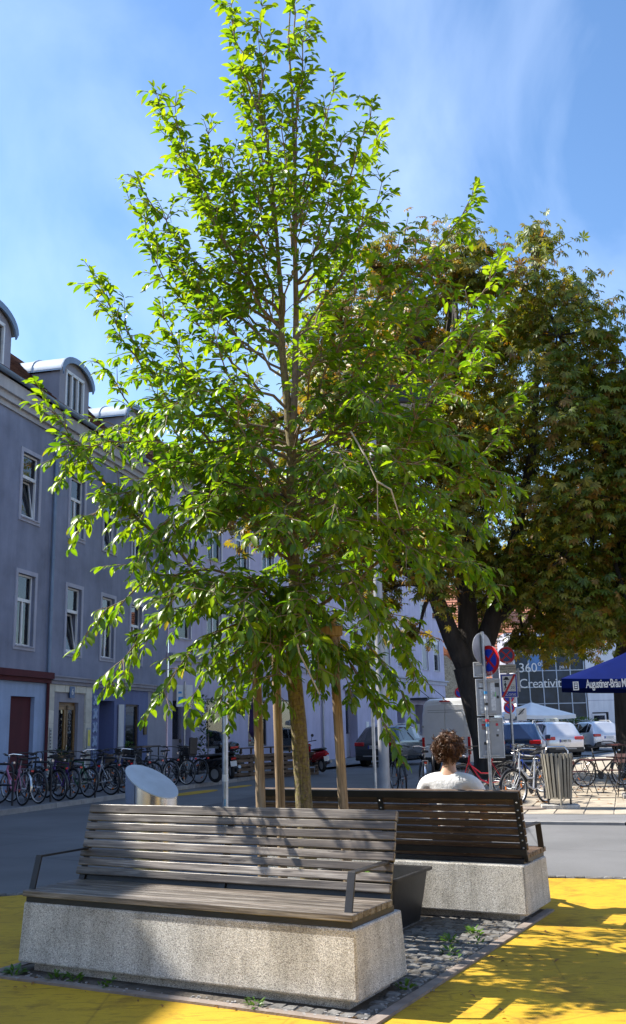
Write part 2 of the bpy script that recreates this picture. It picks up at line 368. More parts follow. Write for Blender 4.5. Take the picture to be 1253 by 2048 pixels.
# ---------------------------------------------------------------- leaves (numpy batches)
def leaf_template(w=.48, fold=.16, droop=.22):
    ys = [0, .22, .5, .78, 1.]; hw = [0, .36*w/.48*.5/.5, .5*w/.48, .34*w/.48, 0]; hw = [0, w*.38, w*.5, w*.34, 0]
    v = []; 
    for y, h in zip(ys, hw): v.append((0, y, -droop*y*y))
    for sgn in (-1, 1):
        for y, h in zip(ys[1:4], hw[1:4]): v.append((sgn*h, y+.02, -droop*y*y+fold*h))
    f = [(0, 1, 5), (1, 2, 6, 5), (2, 3, 7, 6), (3, 4, 7), (0, 8, 1), (1, 8, 9, 2), (2, 9, 10, 3), (3, 10, 4)]
    return np.array(v, float), f
def leaves_mesh(name, tv, tf, frames, pos, scl, cols, m):
    n = len(pos); k = len(tv)
    V = np.einsum('nij,kj->nki', frames, tv)*scl[:, None, None]+pos[:, None, :]
    me = bpy.data.meshes.new(name)
    faces = [];  lt = np.array([len(f) for f in tf]); flat = np.concatenate([np.array(f) for f in tf])
    me.vertices.add(n*k); me.vertices.foreach_set('co', V.reshape(-1).astype(np.float32))
    nl = len(flat); me.loops.add(n*nl); me.loops.foreach_set('vertex_index', (flat[None, :]+np.arange(n)[:, None]*k).reshape(-1).astype(np.int32))
    st = np.concatenate([[0], np.cumsum(lt)[:-1]])
    me.polygons.add(n*len(tf)); me.polygons.foreach_set('loop_start', (st[None, :]+np.arange(n)[:, None]*nl).reshape(-1).astype(np.int32))
    me.update(calc_edges=True)
    at = me.color_attributes.new('lc', 'FLOAT_COLOR', 'POINT')
    cc = np.ones((n, k, 4), np.float32); cc[:, :, :3] = cols if cols.ndim == 3 else cols[:, None, :]
    at.data.foreach_set('color', cc.reshape(-1)); me.materials.append(m); me.shade_smooth(); return me
def frame_from(axis, normal):
    y = axis/np.linalg.norm(axis, axis=1, keepdims=True)
    x = np.cross(y, normal); x /= np.maximum(np.linalg.norm(x, axis=1, keepdims=True), 1e-6); z = np.cross(x, y)
    return np.stack([x, y, z], axis=2)
# ---------------------------------------------------------------- ground
def sheet(name, poly, z, m, label=None, kind='structure'):
    mb = MB(); mb.add([(x, y, z) for x, y in poly], [tuple(range(len(poly)))])
    o = mb.build(name, m); o['kind'] = kind; return o
sheet('road', [(-2500, -300), (2500, -300), (2500, 3500), (-2500, 3500)], 0, M['asphalt'])
YC, YR = (.3, 2.0), 9.0
sheet('yellow_pavement', [(YC[0]+YR*math.cos(a), YC[1]+YR*math.sin(a)) for a in [i*math.pi*2/120 for i in range(120)]], .004, M['yellow'])
E1 = Vector((math.cos(R_(-28)), math.sin(R_(-28)), 0)); E2 = Vector((-E1.y, E1.x, 0))
O0 = Vector((.195, 5.9, 0))                 # near right corner of the front bench
BR = R_(-28)
def bl(u, v, z=0): return O0+E1*u+E2*v+Vector((0, 0, z))
pit = thing('tree_pit', None, None, O0, BR); pit['kind'] = 'structure'
MB().box(-2.62, .10, -.10, 3.5, -.05, .013).build('soil_bed', M['dirt'], pit)
ed = MB().box(.10, .17, -.17, 3.5, -.05, .02).build('edging_strip', M['edging'], pit)
MB().box(-2.7, .10, -.17, -.10, -.05, .0185).build('edging_strip', M['edging'], pit)
MB().box(-2.7, -2.62, -.10, 3.5, -.05, .02).build('edging_strip', M['edging'], pit)
def stone_mesh(name, lx, ly, h, seed, m):
    rr = random.Random(seed); b = .012; vs = []
    for z, ins in ((-.03, .0), (h-.012, .0), (h, b)):
        for sx, sy in ((-1, -1), (1, -1), (1, 1), (-1, 1)):
            vs.append((sx*(lx/2-ins)+rr.uniform(-.006, .006), sy*(ly/2-ins)+rr.uniform(-.006, .006), z+(rr.uniform(-.004, .004) if z > 0 else 0)))
    fs = [(0+i, (i+1) % 4, 4+(i+1) % 4, 4+i) for i in range(4)]+[(4+i, 4+(i+1) % 4, 8+(i+1) % 4, 8+i) for i in range(4)]+[(8, 9, 10, 11)]
    mb = MB().add(vs, fs); return mb.mesh(name, m)
setts = [stone_mesh('sett', .086, .092, .0185+.002*(i % 3), i, M['granite']) for i in range(7)]
rr = random.Random(3)
row = 0; v = -.04
while v < 3.4:
    u = .05-(.03 if row % 2 else 0)-rr.uniform(0, .012)
    while u > -.66:
        inb = (-.02 < v < .72 and u < -.02)
        if not inb:
            o = link('sett', setts[rr.randrange(7)], pit, 0, (u+rr.uniform(-.006, .006), v+rr.uniform(-.006, .006), rr.uniform(-.005, .002)), (rr.uniform(-.025, .025), rr.uniform(-.025, .025), rr.uniform(-.07, .07)))
        u -= .0895+rr.uniform(-.003, .004)
    v += .097; row += 1
mb = MB()
for i in range(21):
    for j in range(21):
        x, y = -.74-i*.09, .8+j*.097; mb.box(x-.042, x+.042, y-.044, y+.044, -.03, .02+rr.uniform(-.003, .003))
o = mb.build('sett_field', M['granite'], pit); o['kind'] = 'stuff'
ring = thing('sett_row', None, None, (YC[0], YC[1], 0)); ring['kind'] = 'structure'
a0 = math.pi/2-.55
k = 0
while a0+k*.0105 < math.pi/2+.62:
    a = a0+k*.0105; k += 1
    link('sett', setts[rr.randrange(7)], ring, 0, (math.cos(a)*(YR+.06), math.sin(a)*(YR+.06), rr.uniform(-.004, .002)), (0, 0, a+rr.uniform(-.06, .06)))
# left footway with kerb
KD = Vector((.319, .948, 0)); K0 = Vector((-6.37, 20.37, 0))
def kl(t, off=0): q = K0+KD*t+Vector((-KD.y, KD.x, 0))*off; return (q.x, q.y)
sheet('left_footway', [kl(-30, .14), kl(17, .14), (6, 52), (14, 68), (-10, 70), (-30, 40), kl(-30, 14)], .1, M['asphalt2'])
kerbm = MB().box(0, .985, -.14, 0, -.05, .104).mesh('kerb_stone', M['kerb'])
lk = thing('left_kerb', None, None, (K0.x, K0.y, 0), math.atan2(KD.y, KD.x)); lk['kind'] = 'structure'
# local x along kerb; footway is at +y
km2 = MB().box(0, .985, 0, .14, -.05, .104).mesh('kerb_stone', M['kerb'])
for i in range(-8, 18): link('kerb_stone', km2, lk, 0, (i*1.0, 0, 0))
MB().box(-30, -8, 0, .14, -.05, .104).build('kerb_run', M['kerb'], lk)
# right plaza
KR = [(.95, 20.5), (.9, 17.6), (1.5, 16.95), (3.5, 16.5), (4.8, 16.05), (8, 15.1), (30, 9)]
sheet('right_footway', KR+[(60, 40), (30, 75), (16, 62), (8, 43), (3.1, 32), (2.0, 27)], .04, M['asphalt2'])
rk = thing('right_kerb', None, None, (0, 0, 0)); rk['kind'] = 'structure'
for (ax, ay), (bx, by) in zip(KR[:-1], KR[1:]):
    d = Vector((bx-ax, by-ay, 0)); n = max(1, int(d.length))
    ln = d.length/n
    me = MB().box(0, ln-.015, -.12, 0.005, -.05, .044).mesh('kerb_stone', M['kerb'])
    for i in range(n): link('kerb_stone', me, rk, 0, (ax+d.x*i/n, ay+d.y*i/n, 0), (0, 0, math.atan2(d.y, d.x)))
# beige slab paving beyond the asphalt strip
pav = thing('beige_paving', None, None, (2.2, 18.3, .04), R_(-17)); pav['kind'] = 'structure'
slabs = [stone_mesh('slab', .49, .49, .012+.002*i, 90+i, M['slab']) for i in range(4)]
MB().box(-.4, 40, 4.9, 30, -.05, .012).build('far_paving', M['slab'], pav)
for i in range(12):
    for j in range(10):
        x, y = i*.5+.2, .2+j*.5
        if j < 1 and i > 9: continue
        link('slab', slabs[rr.randrange(4)], pav, 0, (x, y, rr.uniform(-.003, .003)), (0, 0, rr.uniform(-.01, .01)))
MB().box(6.0, 40, 1.4, 4.9, -.05, .008).build('far_paving', M['slab'], pav)
mh = tag(MB().lathe([(.28, 0), (.28, .03), (.24, .032), (.0, .03)], 24).build('manhole_cover', M['edging'], None, True, loc=(3.9, 18.75, .048)), 'small rusty round drain cover in the beige paving before the bicycle wheel', 'drain cover')
# yellow dabs on the far side of the road
yd = 0
for x, y, a, b in ((-3.25, 26.6, 1.3, .35), (-2.3, 29.0, .9, .25), (-1.1, 27.6, .8, .22), (-4.0, 28.2, 1.2, .3)):
    sheet('yellow_marking', [(x+a*math.cos(t)*.32-b*math.sin(t)*.9, y+a*math.cos(t)*.95+b*math.sin(t)*.3) for t in [i*.3142 for i in range(20)]], .005, M['yellow'])

# ---------------------------------------------------------------- benches
slat_s = MB().box(-1.255, 1.255, -.036, .036, -.02, .02).mesh('seat_slat', M['wood'])
slat_b = MB().box(-1.26, 1.26, -.026, .026, -.014, .014).mesh('back_slat', M['wood'])
slat_t = MB().box(-1.26, 1.26, -.031, .031, -.016, .016).mesh('back_slat', M['wood'])
slat_s2 = slat_s.copy(); slat_s2.materials.clear(); slat_s2.materials.append(M['wood2'])
slat_b2 = slat_b.copy(); slat_b2.materials.clear(); slat_b2.materials.append(M['wood2'])
slat_t2 = slat_t.copy(); slat_t2.materials.clear(); slat_t2.materials.append(M['wood2'])
bolt_me = MB().lathe([(.008, 0), (.008, .004), (.004, .007), (0, .007)], 8).mesh('bolt', M['bolt'], True)
def bench(label, loc, rz, brown):
    t = thing('bench', label, 'bench', loc, rz, None)
    MB().frustum((0, 2.55, 0, .71), (.012, 2.53, .025, .69), .07, .45).build('concrete_base', M['concrete'], t, bevel=.014)
    MB().box(.09, 2.46, .07, .63, 0, .071).build('plinth', M['concrete'], t)
    MB().box(.03, 2.51, .03, .62, .45, .486).build('seat_frame', M['steel_dark'], t)
    ss, sb, st = (slat_s2, slat_b2, slat_t2) if brown else (slat_s, slat_b, slat_t)
    for i in range(7): link('seat_slat', ss, t, .005, (1.27+random.uniform(-.006, .006), .045+i*.081, .507+random.uniform(-.001, .001)), (0, 0, random.uniform(-.001, .001)))
    th = R_(17)     # lean of the backrest
    bx = Vector((0, .575, .555)); ax = Vector((0, math.sin(th), math.cos(th))); nx = Vector((0, -math.cos(th), math.sin(th)))
    for i in range(8):
        q = bx+ax*(.03+i*.0635)
        top = i == 7
        o = link('back_slat', st if top else sb, t, .005, (1.255+random.uniform(-.006, .006), q.y, q.z), (R_(90)-th, 0, random.uniform(-.001, .001)))
    for xx, nm in ((.03, 'back_post'), (1.255, 'back_post'), (2.48, 'back_post')):
        a = bx+ax*(-.09)-nx*.022; b = bx+ax*.49-nx*.022
        MB().strip([(xx, a.y, a.z), (xx, b.y, b.z)], .05, .012, (1, 0, 0)).build(nm, M['steel_dark'], t)
        MB().strip([(xx, a.y, a.z+.02), (xx, a.y-.12, .46)], .05, .012, (1, 0, 0)).build('bracket', M['steel_dark'], t)
        for i in range(8):
            q = bx+ax*(.03+i*.0635)-nx*.028
            link('bolt', bolt_me, t, 0, (xx, q.y, q.z), (R_(90)+th+R_(180), 0, 0))
    for zz, hh in ((.475, .06), (.0, .05)):
        a = bx+ax*(zz-hh/2)-nx*.037; b = bx+ax*(zz+hh/2)-nx*.037
        MB().strip([(-.003, a.y, a.z), (-.003, b.y, b.z)], .01, .01, (1, 0, 0))
        MB().strip([(1.255, a.y, a.z), (1.255, b.y, b.z)], 2.5, .010, (1, 0, 0)).build('back_rail', M['steel_dark'], t)
    for xx in (.035, 2.465):
        MB().strip([(xx, .64, .735), (xx, .135, .735), (xx, .075, .518)], .05, .014, (1, 0, 0)).build('armrest', M['steel_dark'], t, bevel=.002)
    return t
LF = O0-E1*2.55
bench('grey weathered slatted bench on a washed concrete block nearest the camera', LF, BR, False)
FB = Vector((1.645, 8.33, 0))+E2*.71
bench('dark brown slatted bench seen from behind, with the person in the white shirt', FB, BR+math.pi, True)

# ---------------------------------------------------------------- black tub between the benches
tub = thing('planter_tub', 'black plastic tub with herbs standing between the two benches', 'planter', bl(-1.02, 2.36), BR)
mb = MB(); o_, i_ = [], []
def rrect(a, b, z, r=.05):
    q = []
    for cx, cy, s in ((a-r, b-r, 0), (-a+r, b-r, 90), (-a+r, -b+r, 180), (a-r, -b+r, 270)):
        for k in range(4): an = R_(s+k*30); q.append((cx+r*math.cos(an), cy+r*math.sin(an), z))
    return q
rings = [rrect(.31, .31, .0), rrect(.37, .37, .40), rrect(.405, .40, .405), rrect(.405, .40, .425), rrect(.36, .355, .42), rrect(.33, .33, .25)]
vs = [p for r in rings for p in r]; n = 16
fs = [(i*n+j, i*n+(j+1) % n, (i+1)*n+(j+1) % n, (i+1)*n+j) for i in range(5) for j in range(n)]+[tuple(range(n))]
mb.add(vs, fs).build('tub_shell', M['plastic'], tub, True)
MB().box(-.33, .33, -.33, .33, .2, .3).build('tub_soil', M['dirt'], tub)
LT, LF_ = leaf_template()
def herb(name, parent, spots, n, size, hgt, m, seed, cols=((.07, .17, .02), (.12, .24, .03))):
    rs = np.random.RandomState(seed); pos = []; ax = []; nm = []
    for sx, sy, sz, rad in spots:
        for k in range(n):
            a = rs.uniform(0, 6.28); r = rad*rs.uniform(0, 1)**.7; el = rs.uniform(.1, 1.2)
            pos.append((sx+math.cos(a)*r*.6, sy+math.sin(a)*r*.6, sz+hgt*rs.uniform(0, 1)*(1-.5*r/rad)))
            ax.append((math.cos(a)*math.cos(el), math.sin(a)*math.cos(el), math.sin(el))); nm.append((-math.cos(a)*.5+rs.normal()*.3, -math.sin(a)*.5+rs.normal()*.3, 1))
    pos = np.array(pos); fr = frame_from(np.array(ax), np.array(nm)); t = rs.uniform(0, 1, (len(pos), 1))
    col = np.array(cols[0])*(1-t)+np.array(cols[1])*t
    o = link(name, leaves_mesh(name, LT, LF_, fr, pos, rs.uniform(.6, 1.3, len(pos))*size, col, m), parent)
    if parent is not None: o['kind'] = 'stuff'
    return o
herb('herbs', tub, [(-.15, .0, .3, .18), (-.05, -.15, .3, .12), (-.2, .15, .3, .12)], 40, .06, .14, M['tub_plant'], 4)
# weeds in the joints
wl = {'a': 'green weed tuft in the paving just right of the black tub', 'b': 'low weed in the setts in front of the brown bench', 'c': 'flat weed in the setts beside the edging strip', 'd': 'weed tuft at the front left foot of the grey bench', 'e': 'weed under the concrete base left of centre of the grey bench', 'f': 'small weed at the edging below the middle of the grey bench', 'g': 'weed by the right foot of the grey bench', 'h': 'weed at the tub foot'}
for i, (u, v, n, s, k) in enumerate([(-.12, 2.28, 26, .05, 'green weed tuft in the setts close to the brown bench'), (-.2, 1.95, 24, .045, 'weed beside the foot of the black tub'), (.0, 1.98, 14, .035, 'small weed in the setts midway between tub and edging strip'), (-.08, 1.62, 22, .045, 'weed spreading in the setts in front of the black tub'), (.02, .62, 18, .04, 'weed at the right rear foot of the grey bench'), (-2.5, -.08, 40, .045, 'weed tuft at the left front foot of the grey bench'), (-2.15, -.06, 26, .04, 'second weed from the left below the grey bench'), (-1.98, -.06, 24, .04, 'third weed from the left below the grey bench'), (-1.72, -.06, 16, .035, 'fourth weed from the left below the grey bench'), (-.62, -.09, 30, .035, 'weed below the right half of the grey bench front'), (.03, 1.45, 12, .03, 'tiny weed in the sunlit setts')]):
    o = herb('weed', None, [(0, 0, .0, .09)], n, s, .05, M['weed'], 20+i); o.location = bl(u, v, .01); tag(o, k, 'weed', 'weeds around the benches')
for i, (u, v, rz) in enumerate([(-2.44, -.16, .3), (-2.38, -.15, 1.2)]):
    c = thing('cigarette_butt', ['orange cigarette butt left of another on yellow paint', 'orange cigarette butt right of another on yellow paint'][i], 'cigarette butt', bl(u, v, .012), rz+BR)
    MB().tube([(-.018, 0, 0), (.004, 0, 0)], .005, 8).build('filter', M['orange'], c); MB().tube([(.004, 0, 0), (.018, 0, 0)], .0048, 8).build('paper', M['signwhite'], c)
# grass round the trunk foot
o = herb('grass', None, [(random.uniform(-.8, .5), random.uniform(-.3, .3), 0, .12) for i in range(26)], 22, .07, .04, M['weed'], 77, ((.06, .12, .02), (.13, .2, .03))); o.location = (-.1, 7.85, .01); o['kind'] = 'stuff'
# grit and small litter on the pavement
rs = random.Random(11); mb = MB()
for i in range(420):
    u = rs.uniform(-2.7, .2); v = rs.choice((-.09, -.12, .68)) + rs.gauss(0, .03)
    if rs.random() < .4: u = rs.gauss(.05, .03); v = rs.uniform(-.1, 3.2)
    q = bl(u, v, .012); s = rs.uniform(.003, .008)
    mb.box(q.x-s, q.x+s, q.y-s, q.y+s, .008, .012+s)
o = mb.build('grit', M['kerb']); o['kind'] = 'stuff'

# ---------------------------------------------------------------- steel litter bin with sloping lid
lb = thing('litter_bin', 'round stainless steel litter bin with slanted lid behind the grey bench', 'litter bin', (-1.80, 10.95, 0))
r = .278; mb = MB(); n = 48
def topz(x, y=0): return 1.04-.135*x/r+.095*y/r
vs = [(r*math.cos(a), r*math.sin(a), 0.03) for a in [2*math.pi*i/n for i in range(n)]]+[(r*math.cos(a), r*math.sin(a), topz(r*math.cos(a), r*math.sin(a))) for a in [2*math.pi*i/n for i in range(n)]]
mb.add(vs, [(i, (i+1) % n, n+(i+1) % n, n+i) for i in range(n)]+[tuple(range(n))]).build('drum', M['chrome'], lb, True)
vs = [((r+.006)*math.cos(a), (r+.006)*math.sin(a), topz((r+.006)*math.cos(a), (r+.006)*math.sin(a))+dz) for dz in (.0, .012) for a in [2*math.pi*i/n for i in range(n)]]
lidm = mat('lid_steel', (.52, .56, .60), .42, .5, .12, 6)
MB().add(vs, [(i, (i+1) % n, n+(i+1) % n, n+i) for i in range(n)]+[tuple(range(n, 2*n)), tuple(reversed(range(n)))]).build('lid', lidm, lb, 30)
MB().lathe([(r-.02, 0), (r-.02, .03)], 32).build('foot', M['steel_dark'], lb)
A0, A1 = R_(190), R_(240); k = 10
vs = []
for i in range(k+1):
    a = A0+(A1-A0)*i/k; vs += [((r+.004)*math.cos(a), (r+.004)*math.sin(a), topz(r*math.cos(a), r*math.sin(a))-.23-.06*i/k), ((r+.004)*math.cos(a), (r+.004)*math.sin(a), topz(r*math.cos(a), r*math.sin(a))-.002)]
MB().add(vs, [(2*i, 2*i+2, 2*i+3, 2*i+1) for i in range(k)]).build('hatch', M['chrome'], lb, True)

# plain post left of the stakes
ps = thing('sign_post', 'bare galvanised post with small stickers left of the tree stakes', 'post', (-1.105, 12, 0))
MB().lathe([(.036, 0), (.036, 2.6), (.03, 2.62), (0, 2.62)], 16).build('tube', M['steel'], ps, True)
MB().lathe([(.0372, .98), (.0372, 1.06)], 16).build('sticker', M['signwhite'], ps, True); 
MB().lathe([(.0375, .985), (.0375, 1.055)], 8).build('sticker', M['blue'], ps, True).scale = (1, .5, 1)
MB().lathe([(.0374, .70), (.0374, .78)], 10).build('sticker', mat('pale_blue_sticker', (.05, .35, .65), .5), ps, True).scale = (.7, 1, 1)

# ---------------------------------------------------------------- tree stakes
stk = thing('tree_stakes', 'three round wooden stakes with crossbars holding the young tree', 'tree support', (-.12, 7.9, 0))
for (x0, y0, x1, y1, z1) in ((-.30, -.12, -.36, -.1, 2.42), (.34, -.2, .25, -.16, 2.42), (-.17, .34, -.22, .3, 2.36)):
    pts = [(x0+(x1-x0)*t, y0+(y1-y0)*t, z1*t) for t in (0, .2, .4, .6, .8, 1)]
    MB().tube(pts, [.038, .037, .038, .036, .036, .034], 14).build('stake', M['stake'], stk, True)
for a, b in (((-.42, -.155, 2.3), (.33, -.21, 2.31)), ((-.44, -.08, 2.25), (-.17, .36, 2.24)), ((-.22, .34, 2.28), (.31, -.12, 2.27))):
    d = Vector(b)-Vector(a); o = MB().box(-d.length/2, d.length/2, -.016, .016, -.04, .04).build('crossbar', M['stake'], stk, bevel=.006)
    o.location = (Vector(a)+Vector(b))/2; o.rotation_euler = (0, -math.asin(d.z/d.length), math.atan2(d.y, d.x))
# ---------------------------------------------------------------- young tree
TIPS = [(-0.7, 8.0, 8.31), (-0.66, 8.2, 7.98), (-0.37, 7.9, 8.17), (-0.07, 8.0, 8.52), (0.03, 7.8, 7.81), (-1.4, 8.1, 7.41), (-1.19, 7.8, 7.04), (-1.53, 8.0, 6.44), (-1.61, 8.3, 6.34), (-1.33, 7.6, 5.54), (-1.95, 8.1, 5.57), (-1.71, 7.7, 5.04), (-1.87, 8.3, 4.84), (-2.18, 7.7, 4.26), (-1.97, 7.5, 3.73), (-2.12, 8.2, 3.77), (-1.78, 7.4, 3.16), (-1.6, 8.5, 3.31), (-1.71, 7.5, 2.39), (-1.64, 7.8, 1.97), (-1.11, 7.3, 1.86), (-1.35, 7.1, 2.76), (-0.99, 8.1, 1.9), (-0.75, 7.7, 1.86), (-0.72, 8.0, 1.75), (.1, 8.0, 6.9), (-.5, 7.9, 7.1), (-.9, 8., 6.9), (-.3, 7.7, 6.3), (.35, 7.8, 6.7), (-.75, 7.6, 6.4), (0.24, 8.1, 7.34), (0.62, 7.9, 7.09), (0.69, 8.3, 7.07), (0.7, 8.0, 6.35), (0.54, 7.6, 5.82), (1.44, 7.9, 6.11), (0.84, 7.7, 5.59), (1.76, 8.2, 5.68), (1.51, 7.5, 4.98), (1.79, 7.9, 4.33), (1.71, 8.6, 5.18), (1.08, 7.2, 3.74), (1.56, 7.8, 3.49), (1.59, 8.4, 3.43), (1.22, 7.4, 3.02), (1.37, 7.7, 2.68), (1.38, 8.6, 2.96), (0.71, 7.5, 2.1), (0.8, 8.1, 2.02), (0.58, 7.6, 1.4), (0.69, 8.3, 1.89), (0.43, 7.8, 1.85), (0.25, 7.5, 1.9), (0.02, 7.6, 2.0), (-0.36, 7.6, 1.85), (0.99, 7.1, 4.23), (0.41, 7.2, 5.03), (-0.48, 7.5, 6.26), (-0.77, 7.1, 4.68), (-1.06, 7.0, 3.88), (-0.81, 6.8, 3.1), (-0.23, 6.65, 2.91), (0.32, 6.7, 2.84), (0.7, 6.8, 3.4), (-0.06, 7.4, 5.77), (-0.52, 6.8, 2.35), (-0.04, 6.8, 2.23), (0.38, 6.9, 2.34), (0.13, 7.2, 4.79), (-0.67, 6.9, 3.46), (0.27, 6.7, 3.38), (-1.06, 6.9, 2.47), (0.76, 7.0, 2.74), (-0.9, 8.7, 6.0), (0.36, 8.7, 6.18), (-1.3, 8.9, 5.16), (0.78, 9.0, 5.16), (-0.85, 9.2, 4.49), (-0.02, 9.4, 4.28), (0.86, 9.2, 4.3), (-1.17, 9.1, 3.43), (-0.33, 9.4, 3.17), (0.44, 9.4, 3.11), (1.12, 9.2, 3.64), (-0.79, 9.0, 2.37), (0.08, 9.1, 2.32), (-0.25, 8.5, 7.04), (0.01, 8.9, 5.45), (-0.27, 7.20, 1.99), (0.03, 7.20, 2.02), (-0.50, 7.40, 1.84), (-0.08, 7.30, 2.13), (-0.33, 7.10, 2.16), (-0.40, 7.50, 5.79), (-0.58, 7.70, 5.67), (0.20, 7.60, 6.07), (0.13, 7.80, 6.58), (-0.22, 7.80, 6.94), (-0.41, 8.10, 7.52), (-0.83, 7.60, 5.90), (-1.03, 8.20, 6.61), (0.29, 8.30, 5.57), (-0.73, 8.00, 6.73), (-0.04, 7.90, 7.41), (-0.15, 8.40, 6.71), (-0.99, 8.30, 5.60), (-0.41, 8.60, 5.53), (-0.57, 7.00, 4.06), (-1.12, 7.90, 5.60), (-1.17, 7.40, 4.82), (-1.26, 7.30, 4.27), (0.57, 7.40, 4.78), (0.92, 7.60, 4.95), (1.15, 7.90, 5.36), (0.84, 7.20, 4.02), (0.52, 7.00, 3.88), (0.19, 6.70, 3.13), (-1.23, 7.20, 3.43), (-1.52, 7.70, 3.40), (0.96, 7.20, 3.23), (1.06, 7.50, 2.94), (-1.11, 7.20, 2.89), (-0.74, 6.90, 2.54)]
rt = random.Random(21)
TR = Vector((-.08, 8.0, 0))
yt = thing('young_tree', 'young leafy street tree tied between wooden stakes behind the grey bench', 'tree', TR)
trunk = [(-.05, 8.0, 0), (-.09, 8., .5), (-.12, 8., 1.02), (-.15, 8., 1.6), (-.19, 8., 2.07), (-.16, 8., 2.68), (-.18, 8., 3.44), (-.17, 8., 3.88), (-.21, 8., 4.41), (-.24, 8., 4.78), (-.24, 8., 5.25), (-.27, 8., 5.82), (-.31, 8., 6.42), (-.37, 8., 6.98), (-.5, 8., 7.45)]
lead = [(-.17, 8., 3.8), (-.13, 7.98, 4.5), (-.11, 7.98, 5.15), (-.11, 7.98, 5.82), (-.1, 8., 6.46), (-.11, 8., 7.23), (-.14, 8., 7.86), (-.10, 8., 8.4)]
loc = lambda pts: [Vector(p)-TR for p in pts]
MB().tube(loc(trunk), [.086, .070, .066, .064, .062, .052, .046, .04, .034, .03, .024, .018, .014, .010, .006], 14).build('trunk', M['bark'], yt, True)
MB().tube(loc(lead), [.034, .029, .024, .02, .016, .012, .008, .005], 10).build('leader', M['twig'], yt, True)
def at_z(pl, z):
    for a, b in zip(pl[:-1], pl[1:]):
        if a[2] <= z <= b[2]: t = (z-a[2])/(b[2]-a[2]); return Vector(a)*(1-t)+Vector(b)*t
    return Vector(pl[-1])
LP, LA, LN, LS = [], [], [], []      # leaf position, axis, normal, size
twigs = MB()
def rv(r=rt): return Vector((r.gauss(0, 1), r.gauss(0, 1), r.gauss(0, 1)))
def add_leaves(pts, step, side0=0, size=.1, start=0):
    acc = 0; sd = side0
    for a, b in zip(pts[:-1], pts[1:]):
        d = b-a; ln = d.length
        if ln < 1e-5: continue
        dn = d/ln
        while acc < ln:
            p = a+dn*acc; acc += step*rt.uniform(.75, 1.3); sd += 1
            sidev = dn.cross(Vector((0, 0, 1)))
            if sidev.length < .1: sidev = rv().normalized()
            sidev = sidev.normalized()*(1 if sd % 2 else -1)
            ax = dn*rt.uniform(.35, .9)+sidev*rt.uniform(.4, 1.0)+Vector((0, 0, -rt.uniform(-.1, .6)))+rv()*.2
            nn = Vector((0, 0, 1))*rt.uniform(.9, 1.3)+rv()*.34+dn*.1
            LP.append(p+ax.normalized()*.012); LA.append(ax.normalized()); LN.append(nn); LS.append(size*rt.uniform(.5, 1.3))
        acc -= ln
    d = (pts[-1]-pts[-2]).normalized()
    for k in range(2):
        LP.append(pts[-1]); LA.append((d+rv()*.3+Vector((0, 0, -.25))).normalized()); LN.append(Vector((0, 0, 1))+rv()*.3); LS.append(size*rt.uniform(.5, .95))
for ti, tip in enumerate(TIPS):
    T = Vector(tip); hd = math.hypot(T.x+.15, T.y-8)
    if T.z > 6.8: za = T.z-hd*1.3-.7; pl = lead if T.x > -.3 else trunk
    elif T.z > 4: za = T.z-hd*.85-.25; pl = lead if (T.x > 0 and T.z > 5) else trunk
    else: za = max(2.25, min(T.z+.15, 3.6)+rt.uniform(-.5, .5)); pl = trunk
    za = max(2.3, min(za, 7.2 if pl is trunk else 7.9))
    if pl is lead and za < 3.85: pl = trunk
    A = at_z(pl, za)
    if T.z > 4: mid = (A+T)/2+Vector(((T.x-A.x)*.15, (T.y-A.y)*.15, -.12*hd))
    else: mid = (A+T)/2+Vector(((T.x-A.x)*.12, (T.y-A.y)*.12, .25+.22*hd))
    n = max(6, int((T-A).length/.14)); pts = bez(A, mid, T, n)
    pts = [p+rv()*.018*(0 if i == 0 else 1) for i, p in enumerate(pts)]
    L0 = sum((b-a).length for a, b in zip(pts[:-1], pts[1:])); r0 = .003+.0042*L0
    br = MB().tube([p-TR for p in pts], [r0*(1-i/n)**.8+.003 for i in range(n+1)], 7).build('branch', M['twig'], yt, True)
    # secondary twigs
    for i in range(1, n+1):
        t = i/n
        if t < .14: continue
        for rep in range(3 if t > .3 else 2):
            if rt.random() < (.14 if T.z < 4.5 else .16): continue
            d = (pts[i]-pts[i-1]).normalized()
            s = d.cross(Vector((0, 0, 1)));  s = s.normalized() if s.length > .05 else rv().normalized()
            s = s*(1 if (i+rep) % 2 else -1)+rv()*.45
            dirv = (d*rt.uniform(.5, 1.0)+s*rt.uniform(.4, .9)+Vector((0, 0, rt.uniform(-.35, .4)))).normalized()
            ln = rt.uniform(.16, .42)*(1.15-.55*t)*(1 if T.z < 6.5 else .75)
            p0 = pts[i]; p1 = p0+dirv*ln*.55; p2 = p0+dirv*ln+Vector((0, 0, -rt.uniform(.02, .3)*ln))
            tp = bez(p0, p1, p2, 4); twigs.tube([p-TR for p in tp], [.0042, .0038, .0033, .0028, .002], 5)
            add_leaves(tp[1:], .031, rt.randrange(2))
    add_leaves(pts[int(n*.45):], .042, 0)
twigs.build('twigs', M['twig'], yt, True)['kind'] = 'stuff'
